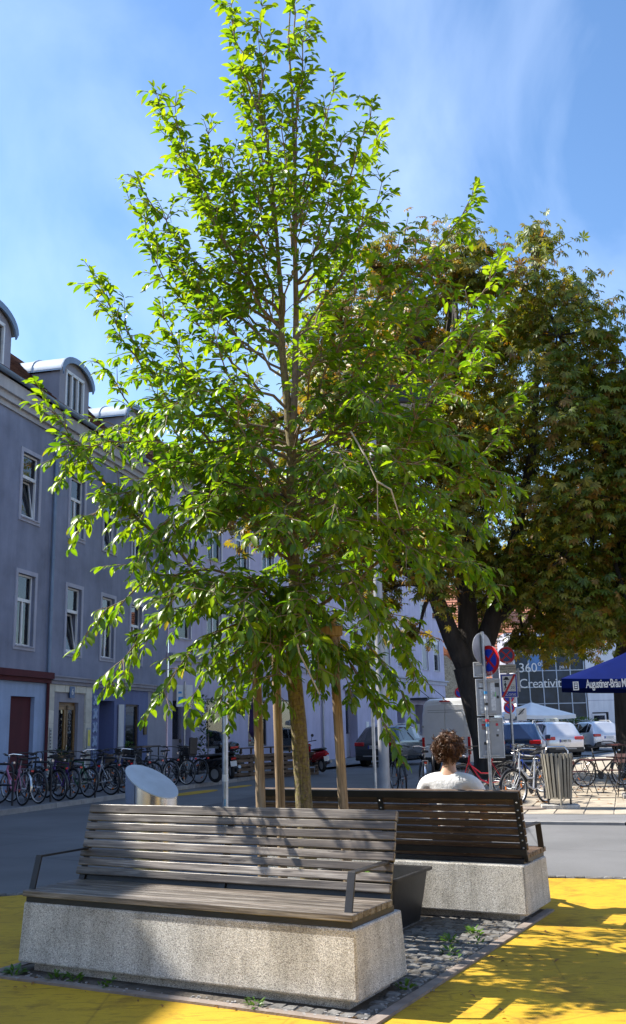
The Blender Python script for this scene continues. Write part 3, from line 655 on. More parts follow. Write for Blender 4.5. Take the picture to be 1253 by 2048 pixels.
# bare dead twigs that show pale in front of the leaves
for pl in ([(.30, 7.1, 3.75), (.40, 6.95, 3.5), (.47, 6.88, 3.3), (.46, 6.85, 3.0)], [(.47, 6.88, 3.3), (.56, 6.8, 3.22), (.62, 6.8, 3.0)], [(-.2, 7.3, 2.5), (-.12, 7.1, 2.1), (.02, 7.05, 1.8)]):
    q = [Vector(p)-TR for p in pl]; MB().tube(q, [.008-.0015*i for i in range(len(q))], 6).build('branch', mat('dry_twig', (.42, .37, .30), .8), yt, True)
LP = np.array([tuple(p-TR) for p in LP]); LA = np.array([tuple(p) for p in LA]); LN = np.array([tuple(p) for p in LN]); LS = np.array(LS)
keep = LP[:, 2] > np.where(LP[:, 0] > .5, 1.3, np.where(np.abs(LP[:, 0]) < .45, 1.62, 1.45)); LP, LA, LN, LS = LP[keep], LA[keep], LN[keep], LS[keep]
rs = np.random.RandomState(5); nL = len(LP); print('young leaves', nL)
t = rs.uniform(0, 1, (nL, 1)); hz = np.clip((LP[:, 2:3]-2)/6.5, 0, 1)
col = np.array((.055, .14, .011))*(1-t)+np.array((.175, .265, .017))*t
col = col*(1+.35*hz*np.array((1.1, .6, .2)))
yl = rs.uniform(0, 1, nL) > .996; col[yl] = (.55, .40, .03)
FR = frame_from(LA, LN)
rib = np.ones((11, 1)); rib[:5] = 1.3; rib[5:] = .92
col3 = col[:, None, :]*rib[None]*rs.uniform(.85, 1.15, (nL, 11, 1))
dam = rs.uniform(0, 1, nL) > .93; col3[dam, 4] = (.22, .12, .03); col3[dam, 7] = (.2, .14, .03)
T1, F1 = leaf_template(.42, .3, .3)
dist = np.linalg.norm(LP+np.array(TR)-np.array(CAM), axis=1)
vd = (LP+np.array(TR)-np.array(CAM))/dist[:, None]
show = np.abs((FR[:, :, 2]*vd).sum(1))*LS**2/dist**2*(LP[:, 1] < -.25)
idx = np.argsort(-show); big, rest = idx[:300], idx[300:]
o = link('foliage', leaves_mesh('foliage', T1, F1, FR[rest], LP[rest], LS[rest], col3[rest], M['leaf']), yt); o['kind'] = 'stuff'
def leaf_parts(parent, tv, tf, FR, LP, LS, big, palette, m, name='leaf'):
    mes = [leaves_mesh(name, tv, tf, np.eye(3)[None], np.zeros((1, 3)), np.ones(1), np.array(c)[None] if np.ndim(c) == 1 else np.array(c)[None], m) for c in palette]
    for i in big:
        mt = Matrix([[*FR[i][r]*LS[i], LP[i][r]] for r in range(3)]+[[0, 0, 0, 1]])
        o = bpy.data.objects.new(name, mes[int(i) % len(mes)]); C.objects.link(o); o.parent = parent; o.matrix_basis = mt
leaf_parts(yt, T1, F1, FR, LP, LS, big, [col3[i] for i in big[:24]], M['leaf'])

# ---------------------------------------------------------------- chestnut trees
def palmate():
    tv = []; tf = []
    tf0 = [(0, 1, 2), (0, 2, 3), (1, 4, 2), (2, 4, 3)]
    v5 = np.array([(0, 0, 0), (-.17, .62, -.05), (0, .6, -.11), (.17, .62, -.05), (0, 1, -.36)])
    for k, a in enumerate((-115, -72, -34, 0, 34, 72, 115)):
        s = [.55, .8, .95, 1, .95, .8, .55][k]; an = R_(a); c, q = math.cos(an), math.sin(an)
        rot = np.array([[c, q, 0], [-q, c, 0], [0, 0, 1]]); o = len(tv)
        tv += list((v5*s)@rot.T); tf += [tuple(i+o for i in f) for f in tf0]
    return np.array(tv), tf
PV, PF = palmate()
def chestnut(label, base, clumps, trunk_pts, trunk_r, limbs, seed, nleaf, fruits=0):
    r = random.Random(seed); rs = np.random.RandomState(seed); B = Vector(base)
    t = thing('chestnut_tree', label, 'tree', base)
    MB().tube([Vector(p)-B for p in trunk_pts], trunk_r, 16).build('trunk', M['bark2'], t, True)
    for pl in limbs:
        q = [Vector(p)-B for p, _ in pl]; MB().tube(q, [x for _, x in pl], 10).build('limb', M['bark2'], t, True)
    tops = [Vector(pl[-1][0]) for pl in limbs]+[Vector(pl[len(pl)//2][0]) for pl in limbs]
    P, A, Nn, S = [], [], [], []
    tot = sum(c[3]**2 for c in clumps); tw = MB()
    for (cx, cy, cz, cr) in clumps:
        c = Vector((cx, cy, cz)); near = min(tops, key=lambda q: (q-c).length)
        pts = bez(near, (near+c)/2+Vector((0, 0, .5)), c, 6); tw.tube([p-B for p in pts], [.09*(1-i/7)+.02 for i in range(7)], 6)
        k = int(nleaf*cr*cr/tot); stems = max(6, int(cr*7))
        sd = []
        for j in range(stems):
            d = rv(r).normalized(); e = c+Vector((d.x*cr, d.y*cr, d.z*cr*.85))*r.uniform(.55, 1.0)
            q = bez(c, (c+e)/2+Vector((0, 0, .15)), e, 3); tw.tube([p-B for p in q], [.022, .016, .011, .006], 4); sd.append((c, e))
        for j in range(k):
            a, e = r.choice(sd); f = r.uniform(.3, 1.08)**.7; p = a+(e-a)*f+rv(r)*.17*cr
            d = (p-c); h = Vector((d.x, d.y, 0)); h = h.normalized() if h.length > .01 else rv(r)
            ax = h*r.uniform(.3, 1)+rv(r)*.4+Vector((0, 0, -r.uniform(.15, .9)))
            P.append(tuple(p-B)); A.append(tuple(ax.normalized())); Nn.append(tuple(Vector((0, 0, 1))+h*.5+rv(r)*.35)); S.append(r.uniform(.15, .27))
    tw.build('twigs', M['bark2'], t, True)['kind'] = 'stuff'
    P = np.array(P); A = np.array(A); Nn = np.array(Nn); S = np.array(S); n = len(P)
    FRc = frame_from(A, Nn)
    u = rs.uniform(0, 1, (n, 1)); base_c = np.array((.07, .125, .012))*(1-u)+np.array((.23, .265, .02))*u
    br = rs.uniform(0, 1, n); wx = P[:, 0]+B.x
    pb = np.where(wx < 4.5, .24, .08)
    base_c[br < pb] = np.array((.27, .15, .022)); yy = (br > .74); base_c[yy] = np.array((.24, .21, .02))
    k = len(PV); cc = np.repeat(base_c[:, None, :], k, 1)*rs.uniform(.65, 1.35, (n, k//5, 1)).repeat(5, 1)
    tipb = np.zeros(k); tipb[4::5] = 1
    w_ = (tipb[None, :, None]*(rs.uniform(0, 1, (n, 1, 1)) > .45)); cc = cc*(1-.3*w_)+np.array((.2, .11, .02))*.3*w_
    dist = np.linalg.norm(P+np.array(B)-np.array(CAM), axis=1); show = S**2/dist**2*(P[:, 1] < -.5)*rs.uniform(.6, 1, n)
    idx = np.argsort(-show); big, rest = idx[:300], idx[300:]
    o = link('foliage', leaves_mesh('foliage', PV, PF, FRc[rest], P[rest], S[rest], cc[rest], M['leaf2']), t); o['kind'] = 'stuff'
    leaf_parts(t, PV, PF, FRc, P, S, big, [cc[i] for i in big[:7]], M['leaf2'])
    if fruits:
        fm = MB().lathe([(0, -.05), (.035, -.035), (.05, 0), (.035, .035), (0, .05)], 8).mesh('fruit', mat('chestnut_fruit', (.30, .42, .06), .6), True)
        cand = rest[rs.permutation(len(rest))[:fruits]]
        for i in cand: link('fruit', fm, t, 0, tuple(P[i]+np.array((0, -.25, -.12))))
    print(label[:20], n)
    return t
CLA = []
rc = random.Random(9)
# canopy clumps of the large tree: (x, y, z, r)
for x, z, r in ((2.0, 15.3, 1.6), (3.4, 15.9, 1.6), (5.0, 16.2, 1.6), (7.2, 16.7, 1.6), (6.2, 15.8, 1.6), (8.4, 15.4, 1.5), (9.4, 13.2, 1.6), (.4, 13.6, 1.7), (-1.0, 11.6, 1.7), (-2.0, 9.6, 1.5), (1.4, 12.2, 1.9), (3.0, 13.4, 2.0), (5.0, 13.8, 2.1), (7.0, 14., 2.1), (8.2, 12.4, 1.9), (.2, 9.6, 1.9), (1.6, 8.3, 1.8), (2.6, 10.4, 2.2), (4.6, 11.2, 2.3), (6.6, 11.4, 2.3), (8.4, 10.4, 2.1), (9.8, 11.4, 1.7), (3.0, 7.0, 1.7), (4.8, 8.6, 2.1), (6.8, 8.6, 2.2), (8.6, 8.0, 2.0), (5.6, 6.4, 1.6), (7.4, 6.2, 1.8), (9.2, 6.0, 1.7), (3.6, 5.0, 1.0), (6.4, 4.7, 1.1), (8.0, 4.5, 1.2), (2.2, 5.9, 1.1), (2.0, 16.9, 1.5), (3.3, 17.3, 1.5), (4.6, 17.0, 1.5), (.9, 15.4, 1.5), (7.2, 4.6, 1.1), (9.0, 4.4, 1.2), (8.4, 5.4, 1.3), (6.0, 5.6, 1.2)):
    z = z*.885 if z > 8 else z*1.02
    for k in range(2): CLA.append((x+rc.uniform(-.5, .5), 30+rc.uniform(-4.2, -.5) if k == 0 else 30+rc.uniform(0, 4), z+rc.uniform(-.4, .4), r*rc.uniform(.85, 1.05)))
TB = (5.05, 30, 0)
chestnut('large chestnut tree with browning leaves behind the no stopping signs', TB, CLA,
         [(5.15, 30, 0), (5.0, 30, 1.2), (4.75, 30, 2.4), (4.6, 30, 3.3)], [.5, .42, .42, .46],
         [[((4.6, 30, 3.2), .34), ((4.1, 29.7, 4.2), .28), ((3.6, 29.6, 5.6), .22), ((2.2, 29.3, 8.2), .14), ((.6, 29, 11), .06)],
          [((4.65, 30, 3.2), .36), ((4.7, 30.2, 5), .3), ((4.6, 30.2, 8), .22), ((4.6, 30, 12), .12), ((4.8, 30, 15.5), .05)],
          [((4.75, 30, 3.1), .36), ((5.3, 30, 4.4), .3), ((6.0, 30, 6.2), .22), ((7.0, 30, 10), .13), ((7.6, 30, 15), .05)],
          [((5.4, 30, 4.6), .2), ((6.8, 29.6, 5.9), .15), ((8.6, 29.4, 8.0), .09), ((9.6, 29.4, 11), .04)],
          [((3.6, 29.6, 5.6), .13), ((2.0, 29, 6.6), .09), ((.2, 28.8, 8.4), .05)]], 31, 32000, 70)
CLB = []
for x, z, r in ((11.0, 11.6, 1.8), (12.8, 11.6, 1.9), (10.6, 10.8, 2.0), (12.4, 10.8, 2.2), (10.2, 8.6, 2.0), (12.0, 8.4, 2.2), (9.8, 6.5, 1.8), (11.4, 6.2, 2.0), (13, 6.4, 2), (9.0, 4.5, 1.1), (10.4, 4.3, 1.3), (12.2, 4.3, 1.4), (9.8, 5.2, 1.3), (14.2, 9, 2.2)):
    for k in range(2): CLB.append((x+rc.uniform(-.5, .5), 29+(rc.uniform(-4, -.4) if k == 0 else rc.uniform(0, 3.5)), z+rc.uniform(-.3, .3), r))
chestnut('darker chestnut tree at the right edge behind the blue parasol', (8.95, 28.5, 0), CLB,
         [(8.95, 28.5, 0), (8.9, 28.5, 1.5), (8.95, 28.5, 3.2), (9.3, 28.6, 4.4)], [.52, .44, .42, .36],
         [[((9.2, 28.6, 4.2), .3), ((9.8, 28.8, 6), .24), ((10.8, 29, 9), .14), ((11.6, 29, 12.5), .05)],
          [((9.1, 28.6, 4), .26), ((10.6, 28.4, 5.6), .18), ((12.6, 28.4, 7.5), .08)],
          [((9.2, 28.6, 4.2), .25), ((9.0, 28.2, 6), .17), ((9.4, 28, 9), .07)]], 32, 15000, 30)
# ---------------------------------------------------------------- buildings
def holed_wall(mb, x0, x1, z0, z1, holes, depth=.18, y=0):
    xs = sorted({x0, x1, *[h[0] for h in holes], *[h[1] for h in holes]}); zs = sorted({z0, z1, *[h[2] for h in holes], *[h[3] for h in holes]})
    xs = [x for x in xs if x0 <= x <= x1]; zs = [z for z in zs if z0 <= z <= z1]
    for a, b in zip(xs[:-1], xs[1:]):
        for c, d in zip(zs[:-1], zs[1:]):
            mx_, mz = (a+b)/2, (c+d)/2
            if any(h[0] < mx_ < h[1] and h[2] < mz < h[3] for h in holes): continue
            mb.add([(a, y, c), (b, y, c), (b, y, d), (a, y, d)], [(0, 1, 2, 3)])
    for h in holes:
        a, b, c, d = h[:4]; dp = h[4] if len(h) > 4 else depth
        if a < x0-1e-6 or b > x1+1e-6 or c < z0-1e-6 or d > z1+1e-6: continue
        mb.add([(a, y, c), (b, y, c), (b, y, d), (a, y, d), (a, y+dp, c), (b, y+dp, c), (b, y+dp, d), (a, y+dp, d)], [(0, 1, 5, 4), (1, 2, 6, 5), (2, 3, 7, 6), (3, 0, 4, 7)])
    return mb
def plain_normals(me): pass
def win(parent, s, z0, z1, w, style=0, trim=True, shutter=0, seed=0, label=None):
    """a sash window: surround > frame, pane, curtain, sill"""
    rr = random.Random(seed); h = z1-z0; a, b = s-w/2, s+w/2
    t_ = .12
    mb = MB()
    if trim:
        for x0, x1, c, d in ((a-t_, a, z0-.12, z1+t_), (b, b+t_, z0-.12, z1+t_), (a, b, z1, z1+t_), (a, b, z0-.12, z0)): mb.box(x0, x1, -.03, .03, c, d)
        wn = mb.build('window', M['trim'], parent)
    else:
        for x0, x1, c, d in ((a-.05, a, z0-.05, z1+.05), (b, b+.05, z0-.05, z1+.05), (a, b, z1, z1+.05), (a, b, z0-.05, z0)): mb.box(x0, x1, -.012, .03, c, d)
        wn = mb.build('window', M['white'], parent)
    MB().box(a-.03, b+.03, -.07, .06, z0-.035, z0).build('sill', M['trim'], wn)
    f = MB(); fw = .055; y0, y1 = .09, .15
    f.box(a, a+fw, y0, y1, z0, z1); f.box(b-fw, b, y0, y1, z0, z1); f.box(a+fw, b-fw, y0, y1, z0, z0+fw); f.box(a+fw, b-fw, y0, y1, z1-fw, z1)
    if shutter:
        f.build('frame', M['white'], wn)
        MB().box(a+fw, b-fw, .07, .085, z1-.28, z1).build('shutter_box', M['white'], wn)
        sh = MB(); k = int((h-.3)/.075)
        for i in range(int(k*shutter)): zz = z1-.29-i*.075; sh.box(a+fw, b-fw, .085, .10+.006*(i % 2), zz-.072, zz)
        sh.build('roller_shutter', M['alu'], wn)
        MB().box(a, b, .13, .135, z0, z1).build('pane', M['glass'], wn)
    else:
        tz = z0+h*.64
        f.box(a+fw, b-fw, y0-.015, y1, tz-.045, tz+.045)
        if style != 1: f.box(s-.035, s+.035, y0-.005, y1, z0+fw, tz-.045)
        f.build('frame', M['white'], wn)
        MB().box(a+fw, b-fw, .118, .124, tz+.045, z1-fw).build('pane', M['glass'], wn)
        if style == 1:      # lower sash tilted open at the top
            sa = MB(); hh = tz-.045-z0-fw
            sa.box(a+fw, a+fw+.05, -.02, .02, 0, hh); sa.box(b-fw-.05, b-fw, -.02, .02, 0, hh); sa.box(a+fw+.05, b-fw-.05, -.02, .02, 0, .05); sa.box(a+fw+.05, b-fw-.05, -.02, .02, hh-.05, hh); 
            so_ = sa.build('tilted_sash', M['white'], wn, loc=(0, .13, z0+fw)); so_.rotation_euler = (R_(-9), 0, 0)
            so2 = MB().box(a+fw+.05, b-fw-.05, -.004, .004, .05, hh-.05).build('pane', M['glass'], wn, loc=(0, .13, z0+fw)); so2.rotation_euler = (R_(-9), 0, 0)
        else:
            MB().box(a+fw, b-fw, .118, .124, z0+fw, tz-.045).build('pane', M['glass'], wn)
        cu = MB(); top = rr.random() < .92
        if top: cu.box(a, b, .27, .275, tz-.02, z1)
        if rr.random() < .7: cu.box(a, a+w*rr.uniform(.3, 1.0), .27, .275, z0, tz-.02)
        if cu.v: cu.build('curtain', M['curtain'], wn)
    MB().box(a-.01, b+.01, .55, .56, z0-.01, z1+.01).build('room', M['dark'], wn)
    return wn
def roof_rows(mb, x0, x1, y0, z0, y1, z1, n, t=.05):
    dy, dz = (y1-y0)/n, (z1-z0)/n; ln = math.hypot(dy, dz); ny, nz = -dz/ln, dy/ln
    for i in range(n):
        a = (y0+dy*i, z0+dz*i); b = (y0+dy*(i+1.12), z0+dz*(i+1.12))
        A = (a[0]+ny*t, a[1]+nz*t); Bq = (b[0]+ny*.01, b[1]+nz*.01)
        mb.add([(x0, a[0], a[1]), (x1, a[0], a[1]), (x1, A[0], A[1]), (x0, A[0], A[1]), (x0, Bq[0], Bq[1]), (x1, Bq[0], Bq[1])], [(0, 1, 2, 3), (3, 2, 5, 4), (0, 3, 4), (1, 5, 2)])
    return mb
def building(name, label, loc, rz): return thing(name, label, 'building', loc, rz)
AZ = math.atan2(.973, .2316)
A = building('town_house', 'blue grey three storey house with arched dormers along the left footway', (-8.1, 27, 0), AZ)
S0, S1 = -24., 10.75
cols = [.16, 3.03, 5.43, 7.72]+[-2.2-2.6*i for i in range(8)]
holes = []
for c in cols:
    for a, b in ((3.97+.0, 5.95), (7.55, 9.42)): holes.append((c-.47, c+.47, a, b, .5))
mb = MB(); holed_wall(mb, S0, S1, 3.2, 10.4, holes); mb.build('wall', M['wallA'], A)
k = 0
for c in cols:
    for r, (a, b) in enumerate(((3.97, 5.95), (7.55, 9.42))):
        st = 1 if (r, round(c, 2)) in ((0, 3.03), (1, .16), (1, 5.43)) else 0
        win(A, c, a, b, .94, st, seed=k); k += 1
# ground floor in four differently painted sections (s0,s1,material,holes)
gf = [('shopfront_wall', S0, 1.6, M['wallA1'], [(-.38, .89, .0, 2.6, .35), (-4.2, -1.6, .9, 2.5, .3), (-8, -6, .9, 2.5, .3)]),
      ('portal_wall', 1.6, 4.42, M['tilewhite'], [(1.98, 3.98, 0, 2.78, .05)]),
      ('blue_shop_wall', 4.42, 8.9, M['wallA2'], [(4.98, 6.1, .0, 2.6, .6), (7.0, 8.1, .75, 2.52, .2)]),
      ('grey_wall', 8.9, S1, M['wallA3'], [])]
for nm, a, b, m, hs_ in gf:
    mb = MB(); holed_wall(mb, a, b, 0, 3.0, hs_); mb.build(nm, m, A)
MB().box(S0, 1.6, -.12, .02, 3.0, 3.12).box(S0, 1.62, -.2, .02, 3.12, 3.3).build('red_cornice', M['red_trim'], A)
MB().box(1.6, S1, -.08, .02, 3.0, 3.1).box(1.62, S1, -.16, .02, 3.1, 3.2).box(1.62, S1, -.2, .02, 3.2, 3.24).build('string_course', M['wallA3'], A)
# eaves cornice, gutter
MB().box(S0, S1, -.06, .3, 10.4, 10.55).box(S0, S1, -.16, .3, 10.55, 10.75).box(S0, S1, -.26, .3, 10.75, 11.1).build('eaves_cornice', M['cream'], A)
g = []
for i in range(9): a = R_(180+180*i/8); g.append((-.36+.09*math.cos(a), 11.22+.1*math.sin(a)))
for i in range(9): a = R_(360-180*i/8); g.append((-.36+.075*math.cos(a), 11.22+.085*math.sin(a)))
gm = MB(); n = len(g); gm.add([(x, y, z) for x in (S0, S1) for y, z in g], [(i, (i+1) % n, n+(i+1) % n, n+i) for i in range(n)]); gm.build('gutter', M['zinc_d'], A, True)
MB().tube([(1.46, -.36, 11.15), (1.46, -.34, 10.85), (1.46, -.12, 10.35), (1.46, -.09, 10.1), (1.46, -.09, 3.3)], .055, 10).build('downpipe', M['zinc_d'], A, True)
MB().lathe([(.07, 6.6), (.07, 6.68)], 12, (1.46, -.09, 0)).build('pipe_joint', M['zinc_d'], A)
MB().tube([(1.5, -.07, 3.0), (1.5, -.07, 0)], .05, 8).build('downpipe', M['red_trim'], A, True)
rf = roof_rows(roof_rows(MB(), S0, S1, -.3, 11.2, 2.2, 13.6, 15), S0, S1, 2.2, 13.6, 5.2, 15.4, 12).build('roof', M['tile'], A)
MB().add([(S0, 5.2, 15.4), (S1, 5.2, 15.4), (S1, 11, 11), (S0, 11, 11)], [(0, 1, 2, 3)]).build('rear_roof', M['tile'], A)
MB().add([(S0, 0.6, 0), (S1, .6, 0), (S1, 11, 0), (S0, 11, 0), (S0, .6, 11), (S1, .6, 11), (S1, 11, 11), (S0, 11, 11)], [(1, 2, 6, 5), (2, 3, 7, 6), (3, 0, 4, 7), (4, 5, 6, 7)]).add([(S1, -.3, 11.2), (S1, 2.2, 13.6), (S1, 5.2, 15.4), (S1, 11, 11)], [(0, 1, 2, 3)]).build('rear_wall', M['wallA'], A)
# arched dormers
def dormer(s, w=2.0):
    hw = w/2; zb, zs = 11.25, 12.55; rise = .62
    arc = [(-hw*math.cos(R_(180*i/14)), zs+rise*math.sin(R_(180*i/14))) for i in range(15)]
    poly = [(-hw, zb)]+arc+[(hw, zb)]
    d = MB()
    # front with window opening
    wx0, wx1, wz0, wz1 = -.62, .62, 11.55, 12.78
    d.prism([(-hw, zb), (wx0, zb), (wx0, 12.8), (-hw, 12.6)], .0, 3.2); d.prism([(wx1, zb), (hw, zb), (hw, 12.6), (wx1, 12.8)], .0, 3.2)
    d.prism([(wx0, zb), (wx1, zb), (wx1, wz0), (wx0, wz0)], .0, .3)
    d.prism([(-hw, 12.6)]+[p for p in arc if p[1] > 12.6]+[(hw, 12.6), (wx1, 12.8), (wx0, 12.8)], .0, .3)
    dm = d.build('dormer', M['wallA3'], A, loc=(s, .1, 0))
    k = 15; o1 = [((hw+.1)*p[0]/hw, p[1]+.06) for p in arc]; o2 = [((hw+.1)*p[0]/hw, p[1]+.11) for p in arc]
    rm = MB(); 
    for y0_, y1_ in ((-.12, .95), (.96, 1.9), (1.91, 3.4)):
        vs = [(x, y, z) for y in (y0_, y1_) for x, z in o1]+[(x, y, z) for y in (y0_, y1_) for x, z in o2]
        fs = []
        for i in range(k-1): fs += [(i, i+1, k+i+1, k+i), (2*k+i, 3*k+i, 3*k+i+1, 2*k+i+1), (i, 2*k+i, 2*k+i+1, i+1)]
        rm.add(vs, fs)
        rm.add([(x, y, z+dz) for y in (y1_-.02, y1_+.02) for dz in (.0, .04) for x, z in o2], [(i, i+1, k+i+1, k+i) for i in range(k-1)]+[(k+i, k+i+1, 3*k+i+1, 3*k+i) for i in range(k-1)])
    rm.build('dormer_roof', M['zinc'], dm, True)
    em = MB(); o3 = [((hw+.13)*p[0]/hw, p[1]+.125) for p in arc]; o0 = [((hw+.02)*p[0]/hw, p[1]-.06) for p in arc]
    vs = [(x, y, z) for y in (-.16, -.11) for x, z in o0]+[(x, y, z) for y in (-.16, -.11) for x, z in o3]
    em.add(vs, [(i, i+1, 2*k+i+1, 2*k+i) for i in range(k-1)]+[(2*k+i, 2*k+i+1, 3*k+i+1, 3*k+i) for i in range(k-1)]+[(i, k+i, k+i+1, i+1) for i in range(k-1)]).build('dormer_edge', M['zinc_d'], dm, True)
    f = MB()
    for x0, x1, c, e in ((wx0, wx0+.07, wz0, wz1), (wx1-.07, wx1, wz0, wz1), (wx0, wx1, wz0, wz0+.07), (wx0, wx1, wz1-.07, wz1+.03), (-.23, -.17, wz0, wz1), (.17, .23, wz0, wz1)): f.box(x0, x1, -.03, .1, c, e)
    f.build('frame', M['white'], dm); MB().box(wx0, wx1, .04, .05, wz0, wz1).build('pane', M['glass'], dm)
    MB().box(wx0, wx1, .29, .3, wz0, wz1+.02).build('room', M['curtain'], dm)
for s in (2.8, 7.55, -2.05, -7, -12): dormer(s)
MB().lathe([(.16, 11.6), (.16, 12.0)], 8, (1.3, 1.9, 2.0)).build('chimney', M['red_trim'], A)
# portal: cream tiles, grey frame, oak door
for i in range(8):
    z0 = i*.375
    for x0, x1 in ((1.62, 1.97), (3.99, 4.4)): MB().box(x0, x1, -.025, 0, z0+.008, z0+.368).build('stone_tile', M['tilewhite'], A)
for x0, x1 in ((1.99, 2.6), (2.62, 3.3), (3.32, 3.97)): MB().box(x0, x1, -.025, 0, 2.79, 2.99).build('stone_tile', M['tilewhite'], A)
holed_wall(MB(), 1.98, 3.98, 0, 2.78, [(2.36, 3.6, 0, 2.5, .13)], y=.03).build('door_surround', M['wallA3'], A)
dr = MB().box(2.36, 3.6, .16, .2, 0, 2.5).build('door', M['door'], A)
for x0 in (2.4, 3.0):
    x1 = x0+.56
    fm_ = MB()
    for q in ((x0, x0+.1, .1, 2.4), (x1-.1, x1, .1, 2.4), (x0, x1, .1, .22), (x0, x1, .9, 1.05), (x0, x1, 2.28, 2.4)): fm_.box(q[0], q[1], .11, .162, q[2], q[3])
    fm_.build('door_leaf', M['door'], dr); MB().box(x0+.1, x1-.1, .145, .15, 1.05, 2.28).build('pane', M['glass'], dr)
    gr = MB()
    for i in range(6): zz = 1.15+i*.19; gr.tube([(x0+.28+.1*math.cos(a), .135, zz+.08*math.sin(a)) for a in [j*.698 for j in range(10)]], .01, 4)
    gr.build('grille', M['steel_dark'], dr)
MB().tube([(2.99, .08, 1.1), (2.99, .08, 1.25)], .015, 6).build('handle', M['bolt'], dr)
pl = MB().box(2.88, 3.18, -.05, -.02, 2.63, 2.97).build('number_plaque', M['blue2'], A); text('numeral', '6', .26, M['signwhite'], pl, (3.03, -.056, 2.8), (R_(90), 0, 0))
MB().box(4.08, 4.3, -.06, -.02, 1.0, 1.75).build('notice_board', M['alu'], A); MB().box(4.11, 4.27, -.066, -.06, 1.2, 1.68).build('poster', mat('yellow_notice', (.7, .62, .12), .6), A)
MB().box(1.73, 1.83, -.05, -.02, 1.15, 1.75).build('bell_panel', M['alu'], A)
for i in range(6): MB().box(1.75, 1.81, -.056, -.05, 1.2+i*.09, 1.24+i*.09).build('bell_push', M['black'], A)
# dark red door of the pale blue shop, niche, shop window
MB().box(-.38, .89, .12, .15, 0, 2.6).build('red_door', M['red_trim'], A)
MB().box(4.98, 6.1, .58, .6, 0, 2.6).build('niche_back', M['wallA2'], A)
sw = MB()
for q in ((7.0, 7.06, .75, 2.52), (8.04, 8.1, .75, 2.52), (7.06, 8.04, .75, .81), (7.06, 8.04, 2.46, 2.52)): sw.box(q[0], q[1], .05, .16, q[2], q[3])
sw = sw.build('shop_window', M['wood2'], A); MB().box(7.06, 8.04, .1, .11, .81, 2.46).build('pane', M['glass'], sw); MB().box(7.0, 8.1, .6, .62, .7, 2.5).build('room', M['dark'], sw)
for a, b in ((-4.2, -1.6), (-8, -6)):
    w_ = MB().box(a, b, .24, .26, .9, 2.5).build('shop_window', M['glass'], A); MB().box(a, b, .5, .52, .9, 2.5).build('room', M['dark'], w_)
# relief figures on the blue strip
rl = random.Random(4)
for i in range(5):
    z = .75+i*.42; pts = [(4.5+.32*x, z+.34*y) for x, y in ((0, .1), (.15, 0), (.5, .2), (.8, 0), (1, .25), (.8, .5), (1, .9), (.7, 1), (.55, .6), (.3, 1), (.05, .8), (.25, .45))]
    rl.shuffle([0]); MB().prism(pts, -.035, 0).build('relief_figure', M['wallA1'], A)
MB().box(8.5, 8.72, -.05, 0, 1.5, 1.9).build('bronze_plaque', mat('bronze', (.12, .08, .03), .5, .6), A)
lt = MB().box(6.35, 6.75, -.06, -.03, .9, 2.5).build('window_banner', M['curtain'], A)

# lilac building further along
BZ = math.atan2(.8974, .4413)
B = building('town_house', 'pale lilac building with shuttered windows beyond the blue grey house', (-5.6, 37.3, 0), BZ)
E_ = 32.0
bc = [1.0, 3.3, 5.6, 7.9, 10.2, 12.6, 15.0, 17.4, 19.6, 21.9, 24.2, 28.4, 30.6]
hb = []
for c in bc:
    for a, b in ((5.1, 7.1), (8.5, 10.4)): hb.append((c-.55, c+.55, a, b, .5))
holed_wall(MB(), .05, E_, 4.5, 11.2, hb).build('wall', M['wallB'], B)
k = 100
for i, c in enumerate(bc):
    for a, b in ((5.1, 7.1), (8.5, 10.4)): win(B, c, a, b, 1.1, 0, False, (.45, .8, 1, .6)[k % 4] if i < 1 or i > 7 else 0, k); k += 1
gh = [(.35, 1.6, .1, 3.25, .5), (2.7, 4.3, .9, 2.85, .2), (6.0, 7.6, .9, 2.85, .2), (9, 11.2, .6, 2.9, .2), (16.0, 17.5, .1, 3.5, .5), (20.6, 21.6, .1, 2.9, .6), (23.2, 24.4, .1, 2.9, .9), (26.2, 27.6, .1, 2.9, .9), (29.2, 31.2, .8, 2.9, .3)]
holed_wall(MB(), .05, E_, 0, 4.2, gh).build('ground_floor_wall', M['wallB'], B)
MB().box(.05, E_+.1, -.1, .02, 4.2, 4.42).box(.05, E_+.2, -.22, .02, 4.42, 4.5).build('string_course', M['trim'], B)
MB().box(.05, E_+.2, -.15, .3, 11.0, 11.25).box(.05, E_+.3, -.35, .3, 11.25, 11.45).build('eaves_cornice', M['cream'], B)
roof_rows(MB(), .05, E_+.3, -.4, 11.5, 5, 15.2, 24).build('roof', M['tile'], B)
MB().add([(.05, 5, 15.2), (E_+.3, 5, 15.2), (E_+.3, 10, 11.3), (.05, 10, 11.3)], [(0, 1, 2, 3)]).build('rear_roof', M['tile'], B)
MB().add([(E_, 0, 0), (E_, 10, 0), (E_, 10, 11.3), (E_, 5, 15.2), (E_, 0, 11.3)], [(0, 1, 2, 3, 4)]).build('gable_wall', M['wallB'], B)
